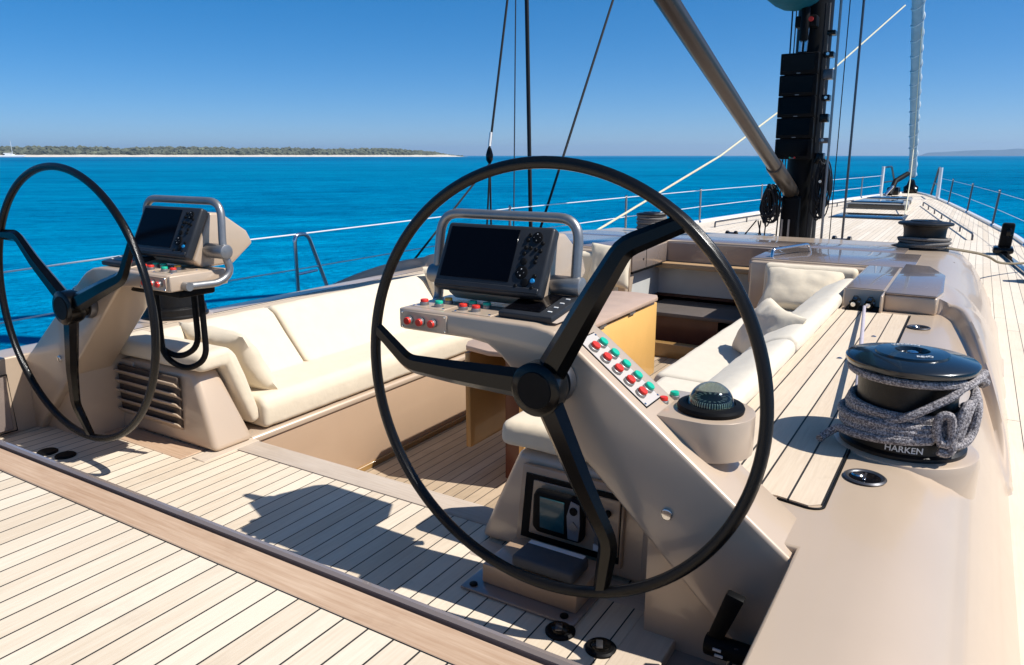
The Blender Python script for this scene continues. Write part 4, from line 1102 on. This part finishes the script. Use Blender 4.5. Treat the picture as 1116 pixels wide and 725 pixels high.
# clutter of blocks round the mast foot
def block(x, y, s, lab, z=ZD, h=1.0):
    t = thing('pulley_block', lab, 'pulley block', (x,y,z), 'pulley blocks')
    for dx in (-1, 1): G().lathe([(0,0),(.09*s,0),(.09*s,.02*s),(0,.025*s)], (x+dx*.035*s, y, z+.11*s*h), (dx,0,0), 18).obj('cheek', BLACKC, t)
    G().cyl((x-.04*s,y,z+.11*s*h),(x+.04*s,y,z+.11*s*h),.075*s,18).obj('sheave', DKSTEEL, t)
    G().box(x-.05*s,x+.05*s,y-.05*s,y+.05*s,z,z+.05*s,.01*s,2).obj('base', BLACKM, t)
block(-1.76,10.3,1.2,'black block at the mast foot, nearest the mast on its right', z=ZD+.05)
block(-1.60,10.35,1.0,'smaller black block at the mast foot, second to the right of the mast', z=ZD+.05)
block(-1.42,10.45,2.0,'tallest black block right of the mast foot', z=ZD)
block(-1.12,10.4,1.1,'black block low on deck, farthest right of the mast foot', z=ZD+.08)
block(-.98,10.5,1.1,'pale worn block at the end of the deck line right of the mast', z=ZD+.08)
block(-2.72,10.0,1.2,'black block on the roof edge just left of the mast', z=ZD+.2)
tag(G().tube([(-3.1,9.9,-.14),(-2.95,9.95,-.10),(-2.85,9.9,-.13),(-2.75,9.95,-.07),(-2.65,9.9,-.12)], [.03,.05,.045,.06,.03], 10).obj('rope_pile', BLKROPE), 'heap of black line left of the mast foot', 'rope')
tag(G().tube([(-3.35,9.15,.12),(-3.05,9.6,.02),(-2.75,10.0,-.1)], .012, 7).obj('deck_line', BLKROPE), 'black line from the far winch to the mast foot', 'rope', 'lines led along the deck')
tag(G().tube([(-.55,8.6,.14),(-1.2,10.4,-.22)], .016, 7).obj('deck_line', GREYROPE), 'dark line from the second winch to the blocks right of the mast', 'rope', 'lines led along the deck')
tag(G().tube(fillet([(-.20,8.35,.13),(.17,9.6,-.05),(.34,10.6,-.27),(.78,11.4,-.30)], .9, 8), .014, 7).obj('deck_line', plain('tan_rope', (.20,.16,.10), .8)), 'tan line from the second winch across the side deck to the car', 'rope', 'lines led along the deck')
tag(G().tube([(-.95,8.3,.085),(-.6,8.15,.082),(-.1,7.55,.078)], .014, 7).obj('winch_handle_line', GREYROPE), 'dark bar of line lying on the roof in front of the second winch', 'rope')

# vang (strut) and boom
t = thing('boom_vang', 'thick bronze grey strut slanting from the mast up to the boom', 'boom vang', (-2.2,10.95,.3))
VA = Vector((-2.2,11.0,.50)); VD = (Vector((-2.2,5.87,2.16))-Vector((-2.2,10.95,.527))).normalized()
G().cyl(VA+VD*1.1, VA+VD*8.2, .083, 24).obj('tube', VANGM, t)
G().cyl(VA, VA+VD*1.25, .103, 24, .02).obj('sleeve', VANGM, t)
G().cyl(VA-VD*.45, VA+VD*.05, .075, 16, .02).obj('end_fitting', DKSTEEL, t)
t = thing('boom', 'boom under a teal sail cover running aft from the mast', 'boom', (-2.2,10.9,2.9))
G().tube([(-2.2,10.9,3.12),(-2.2,6,3.30),(-2.2,-2.5,3.5)], .20, 18).obj('spar', BLACKC, t)
G().tube([(-2.30,10.8,3.26),(-2.30,9.5,3.36),(-2.26,6,3.7),(-2.24,-2,3.9)], [.44,.5,.6,.6], 20).obj('sail_cover', TEALC, t)

# forestay with furled sail
t = thing('furled_headsail', 'pale furled headsail rolled round the forestay at the bow', 'furled sail', (-2.2,32.9,ZD))
fs = (Vector((-2.2,26.843,5.539))-Vector((-2.2,33.0,.25)))
fb = Vector((-2.2,33.0,.25))
pts = [fb + fs*k/12*1.0 for k in range(0, 60)]
rs = [.20 if k else .16 for k in range(60)]
rs = [.125 + .055*min(1,k/12) + .006*math.sin(k*2.1) for k in range(60)]
G().tube(pts, rs, 16).obj('sail_roll', SAILW, t)
tape = []
for k in range(1100):
    f = k/1100*2.2; a = f*2*math.pi*13
    q = fb + fs*f; rr_ = .135 + .055*min(1, f)
    tape.append(q + Vector((rr_*math.cos(a), rr_*math.sin(a)*.55, rr_*math.sin(a)*.8)))
G().tube(tape, .020, 5).obj('lashing', WHITEPAINT, t)
G().lathe([(.22,0),(.26,.08),(.26,.22),(.16,.30),(.10,.5)], (-2.2,32.95,ZD+.02), (0,-.3,1), 20).obj('furling_drum', BLACKC, t)
tag(G().tube([fb+Vector((.12,-.15,.3))+fs*.9, (-2.0,29.0,1.2), (-1.85,27,.2), (-1.35,19.4,ZD+.1)], .014, 6).obj('furling_line', WHITEROPE), 'thin cream line hanging from the furled headsail to the foredeck', 'rope')
# bow roller / anchor gear
t = thing('anchor_gear', 'black anchor gear beside the foot of the furled headsail', 'anchor gear', (-2.6,31.3,ZD))
G().box(-2.85,-2.45,30.9,31.6,ZD,ZD+.28,.05,2).obj('body', BLACKC, t)
G().tube([(-2.7,30.5,ZD+.02),(-2.6,31,ZD+.5),(-2.3,32,ZD+.75)], .09, 10).obj('shank', BLACKM, t)
G().tube([(-2.82,30.2,ZD+.03),(-2.62,30.5,ZD+.34)], .05, 8).obj('stay', STEEL, t)

# cream sheet from the forestay to the far rail
tag(G().tube([(-2.3,24.3,5.0),(-3.4,19.4,2.75),(-4.45,15.2,1.0),(-5.5,11.37,-.32)], .019, 8).obj('headsail_sheet', WHITEROPE), 'long cream sheet slanting behind the mast from the forestay to the far rail', 'rope')
tag(G().lathe([(.03,0),(.05,.03),(.05,.1),(.02,.13)], (-5.5,11.25,-.38), (0,0,1), 14).obj('turning_block', STEEL), 'small steel block where the cream sheet meets the far rail', 'pulley block')
# port shrouds and runner, all landing on the far deck edge
def stay(p, q, r, lab, m=BLKROPE):
    p = Vector(p); q = Vector(q)
    tag(G().tube([p, q + (q-p)*6], r, 8).obj('stay_wire', m), lab, 'stay', 'stays on the far side')
stay((-5.6,9.66,-.36),(-5.6,9.50,3.08),.030,'thickest black stay, standing upright above the near display')
stay((-5.6,9.75,-.36),(-5.55,12.25,3.53),.020,'black stay slanting up to the right behind the near wheel')
stay((-5.6,9.16,-.02),(-5.6,9.208,3.036),.009,'thinnest grey stay between the two upright black ones', DKSTEEL)
stay((-5.6,8.56,1.15),(-5.6,8.998,3.003),.016,'leftmost black stay with a small block above the water')
t = thing('runner_block', 'black block and white shackle at the foot of the leftmost stay', 'pulley block', (-5.6,8.57,.9))
G().cyl((-5.6,8.54,1.12),(-5.6,8.58,1.30),.02,10).obj('shackle', WHITEP, t)
G().lathe([(.02,0),(.045,.04),(.05,.11),(.03,.18),(.012,.22)], (-5.6,8.54,.90), (0,0,1), 16).obj('sheave', BLACKC, t)
for q, lab in (((-5.6,6.6,-.40),'dark tail line running from the runner block forward down to the left'),((-5.6,8.42,-.4),'dark tackle line dropping straight from the runner block, on the left'),((-5.6,8.58,-.4),'dark tackle line dropping straight from the runner block, on the right')):
    tag(G().tube([(-5.6,8.55,.9), q], .013, 7).obj('runner_tail', BLKROPE), lab, 'rope', 'lines from the runner block')

# stanchions, gate, lifelines, pulpit
def stanchion(x, y, h, lean, lab, m=BRUSH, r=.020):
    t = thing('stanchion', lab, 'stanchion', (x,y,ZD), 'stanchions round the deck')
    G().tube([(x,y,ZD+.02),(x+lean,y,ZD+h)], r, 10).obj('post', m, t)
    G().lathe([(.045,0),(.045,.03),(.026,.06)], (x,y,ZD+.0), (0,0,1), 14).obj('base', STEEL, t)
    G().lathe([(.024,0),(.028,.02),(.0,.045)], (x+lean,y,ZD+h-.01), (0,0,1), 12).obj('cap', STEEL, t)
PX = lambda y: CX0 - hb(y) + .06
SX = lambda y: CX0 + hb(y) - .06
pys = [9.0,12.55,15.9,19.4,23.6,28.2]
nm = ['nearest, left of the near display rail', 'second nearest, seen past the near display', 'third nearest, beside the wheel rim', 'fourth nearest, left of the vang', 'fifth nearest, right of the mast', 'farthest, beside the bow rail']
for y, n_ in zip(pys, nm): stanchion(PX(y), y, .70, -.01, 'slim steel stanchion on the far rail, ' + n_)
for y, n_ in zip([14.4,18.2,22.1,26.0], ['nearest, at the picture edge','second from the picture edge','third from the picture edge','farthest, beside the bow rail']):
    stanchion(SX(y), y, .72, .05, 'slim grey stanchion on the right hand rail, ' + n_, DKSTEEL if y > 15 else BRUSH)
# boarding gate bracket
t = thing('gate_stanchion', 'A shaped steel gate stanchion on the far rail behind the settee', 'stanchion', (-5.66,5.3,ZD))
G().tube(fillet([(-5.66,5.13,ZD),(-5.66,5.13,.24),(-5.66,5.30,.24),(-5.66,5.56,ZD)], .07), .021, 10).obj('frame', STEEL, t)
G().tube([(-5.66,5.13,-.15),(-5.66,5.40,-.14)], .015, 8).obj('crossbar', STEEL, t)
# second rail support behind the far console
stanchion(-5.66,3.9,.65,0,'slim steel stanchion behind the far helm display')
def lifeline(z, pts, lab, r=.0065):
    tag(G().tube(pts, r, 6).obj('lifeline', WHITEPAINT), lab, 'lifeline', 'lifelines')
for z, lab in ((.245,'upper lifeline wire along the far rail'),(-.10,'lower lifeline wire along the far rail')):
    P = [(-5.62,-3,z-.03),(-5.66,2.0,z-.04),(-5.66,3.9,z),(-5.66,5.13,z)] + [(PX(y)-.01,y,z+.03) for y in pys] + [(PX(30.4),30.4,z+.05)]
    lifeline(z, P, lab)
for z, lab in ((.27,'upper lifeline wire along the right hand rail'),(-.06,'lower lifeline wire along the right hand rail')):
    lifeline(z, [(SX(y)+.04,y,z) for y in (-2,5,10,14.4,18.2,22.1,26.0,28.5)], lab, .004)
for s in (-1, 1):
    X_ = PX if s < 0 else SX
    t = thing('pulpit', 'white and grey bow rail frame on the %s of the furled headsail' % ('left' if s < 0 else 'right'), 'bow rail', (X_(29), 29, ZD), 'bow rails')
    yw = 30.4 if s < 0 else 28.6
    G().tube([(X_(yw),yw,ZD),(X_(yw)+s*.0,yw,.62)], .055, 10).obj('post', WHITEPAINT, t)
    G().tube(fillet([(X_(yw),yw,.58),(X_(yw)-s*.12,yw+1.6,.60),(X_(yw)-s*.32,yw+2.4,ZD)], .12), .035, 8).obj('rail', DKSTEEL, t)
    G().tube([(X_(yw),yw,.05),(X_(yw)-s*.23,yw+2.0,.06)], .025, 8).obj('lower_rail', DKSTEEL, t)

# foredeck hatches
def hatch(x0, x1, y0, y1, h, lab, raised):
    t = thing('deck_hatch', lab, 'hatch', ((x0+x1)/2,(y0+y1)/2,ZD), 'foredeck hatches')
    if raised:
        G().prism([(x0,y0),(x1,y0),(x1-.1,y1),(x0+.15,y1)], 'z', ZD, ZD+h, .04, 2).obj('frame', plain('hatch_frame', (.30,.29,.27), .4), t)
        G().prism([(x0+.12,y0+.14),(x1-.14,y0+.14),(x1-.22,y1-.14),(x0+.25,y1-.14)], 'z', ZD+h, ZD+h+.03, .012, 2).obj('glazing', GLASSD, t)
        G().box(x0+.08,x1-.1,y0-.006,y0+.004,ZD+.03,ZD+h-.03).obj('front_glazing', GLASSD, t)
    else:
        G().prism([(x0,y0),(x1,y0),(x1-.05,y1),(x0+.05,y1)], 'z', ZD+.002, ZD+.03, .01, 2).obj('glazing', GLASSD, t)
        G().prism([(x0-.05,y0-.05),(x1+.05,y0-.05),(x1,y1+.05),(x0,y1+.05)], 'z', ZD, ZD+.015).obj('frame', DKSTEEL, t)
hatch(-2.85,-1.35,18.9,20.4,.03,'flush dark glass hatch on the foredeck nearest the mast', False)
hatch(-3.05,-1.50,22.4,24.1,.16,'nearer of the two raised grey hatches on the foredeck', True)
hatch(-2.98,-1.62,25.2,26.8,.14,'farther of the two raised grey hatches near the bow', True)
hatch(-3.75,-3.05,13.2,14.1,.03,'flush dark glass hatch left of the mast', False)
hatch(-.48,-.02,10.95,11.6,.03,'flush dark glass hatch between second winch and side deck', False)
hatch(-1.02,-.72,12.6,13.6,.03,'narrow flush dark glass hatch just left of the second winch', False)
# low hand rails on the foredeck
for s, lab in ((1,'low steel hand rail on the foredeck near the right hand stanchions'),(-1,'low steel hand rail on the foredeck near the far toe rail')):
    t = thing('deck_hand_rail', lab, 'hand rail', (CX0+s*1.6,19,ZD), 'hand rails on the foredeck')
    p0 = Vector((CX0+s*.92,24.6,ZD+.11)); p1 = Vector((CX0+s*2.22,15.0,ZD+.11))
    G().tube(fillet([p0-Vector((0,0,.11)), p0, p1, p1-Vector((0,0,.11))], .05), .018, 8).obj('rail', DKSTEEL, t)
    for k in range(1, 6):
        q = p0*(1-k/6)+p1*k/6
        G().tube([q, q-Vector((0,0,.11))], .016, 6).obj('foot', DKSTEEL, t)
# car and track on the starboard side deck
t = thing('genoa_track', 'dark track with two black sheet cars on the right hand side deck', 'genoa track', (.5,11.5,ZD))
T0 = Vector((.36,13.6,ZD)); T1 = Vector((.86,8.9,ZD))
m4 = Matrix.Translation((T0+T1)/2 + Vector((0,0,.02))) @ Matrix.Rotation(math.atan2(T1.y-T0.y, T1.x-T0.x), 4, 'Z')
G().obox(m4, (T1-T0).length, .09, .04, .01, 2).obj('track', GLASSD, t)
for q, hh in ((T0*.88+T1*.12, .46), (T0*.30+T1*.70, .40)):
    c = G().obox(Matrix.Translation(q+Vector((0,0,.07))), .26, .34, .09, .03, 2).obj('car', BLACKC, t)
    G().lathe([(0,-.045),(.10,-.045),(.12,0),(.10,.045),(0,.045)], q+Vector((.03,.02,hh*.72)), (1,.25,.1), 22).obj('sheave', BLACKC, c)
    G().hull8([tuple(q+Vector(v)) for v in ((-.07,-.08,.08),(.09,-.08,.08),(.09,.10,.08),(-.07,.10,.08),(-.05,-.07,hh),(.11,-.07,hh),(.11,.09,hh),(-.05,.09,hh))], .03, 2).obj('block', BLACKM, c)
# cleat-like clutter on the far toe rail
for y, lab in ((20.6,'small white cleat on the far toe rail, the nearer one'),(22.2,'small white cleat on the far toe rail, the farther one')):
    tag(G().tube(fillet([(PX(y)+.25,y-.2,ZD+.16),(PX(y)+.25,y,ZD+.13),(PX(y)+.25,y+.2,ZD+.16)], .05), .045, 8).tube([(PX(y)+.25,y,ZD),(PX(y)+.25,y,ZD+.14)], .05, 8).obj('cleat', WHITEPAINT), lab, 'cleat', 'cleats')

# ================================================================== air
hm = bpy.data.materials.new('sea_haze'); hm.use_nodes = True; hn = hm.node_tree
hn.nodes.remove(hn.nodes['Principled BSDF'])
pv = hn.nodes.new('ShaderNodeVolumePrincipled'); pv.inputs['Color'].default_value = (.50,.72,1,1); pv.inputs['Density'].default_value = 7e-5; pv.inputs['Anisotropy'].default_value = .2
hn.links.new(pv.outputs[0], hn.nodes['Material Output'].inputs['Volume'])
g = G(); g.box(-15000,15000,-15000,15000,WZ-1,190)
o = g.obj('haze', hm); o['kind'] = 'stuff'; o['label'] = 'thin sea haze paling the far land'
# ================================================================== light, sky, camera
SUN_EL = 52.0; SUN_AZ = 75.0     # azimuth: degrees from the bow towards starboard
sd = Vector((math.sin(R(SUN_AZ))*math.cos(R(SUN_EL)), math.cos(R(SUN_AZ))*math.cos(R(SUN_EL)), math.sin(R(SUN_EL))))
L = bpy.data.lights.new('sun', 'SUN'); L.energy = 3.8; L.angle = R(.53); L.color = (1,.965,.91)
so = bpy.data.objects.new('sun', L); COL.objects.link(so); so.location = (20,5,30)
so.rotation_euler = sd.to_track_quat('Z', 'Y').to_euler()
w = bpy.data.worlds.new('World'); scn.world = w; w.use_nodes = True
nt = w.node_tree; bg = nt.nodes['Background']
sky = nt.nodes.new('ShaderNodeTexSky'); sky.sky_type = 'NISHITA'; sky.sun_disc = False
sky.sun_elevation = R(SUN_EL); sky.sun_rotation = R(SUN_AZ)
sky.altitude = 0; sky.air_density = .5; sky.dust_density = .5; sky.ozone_density = 6
gm = nt.nodes.new('ShaderNodeGamma'); gm.inputs[1].default_value = .7
hs = nt.nodes.new('ShaderNodeHueSaturation'); hs.inputs['Saturation'].default_value = 1.55
nt.links.new(sky.outputs[0], gm.inputs[0]); nt.links.new(gm.outputs[0], hs.inputs['Color'])
nt.links.new(hs.outputs[0], bg.inputs[0]); bg.inputs[1].default_value = .136
cam = bpy.data.cameras.new('camera'); cam.sensor_width = 36; cam.lens = 812/1116*36; cam.clip_start = .05; cam.clip_end = 40000
co = bpy.data.objects.new('camera', cam); COL.objects.link(co)
co.location = (0,0,1); co.rotation_euler = (R(90-13.36), 0, R(31.57))
scn.camera = co
scn.view_settings.view_transform = 'Standard'; scn.view_settings.look = 'None'
scn.view_settings.exposure = 0.72; scn.view_settings.gamma = 1
scn.view_settings.use_curve_mapping = False
scn.cycles.max_bounces = 8
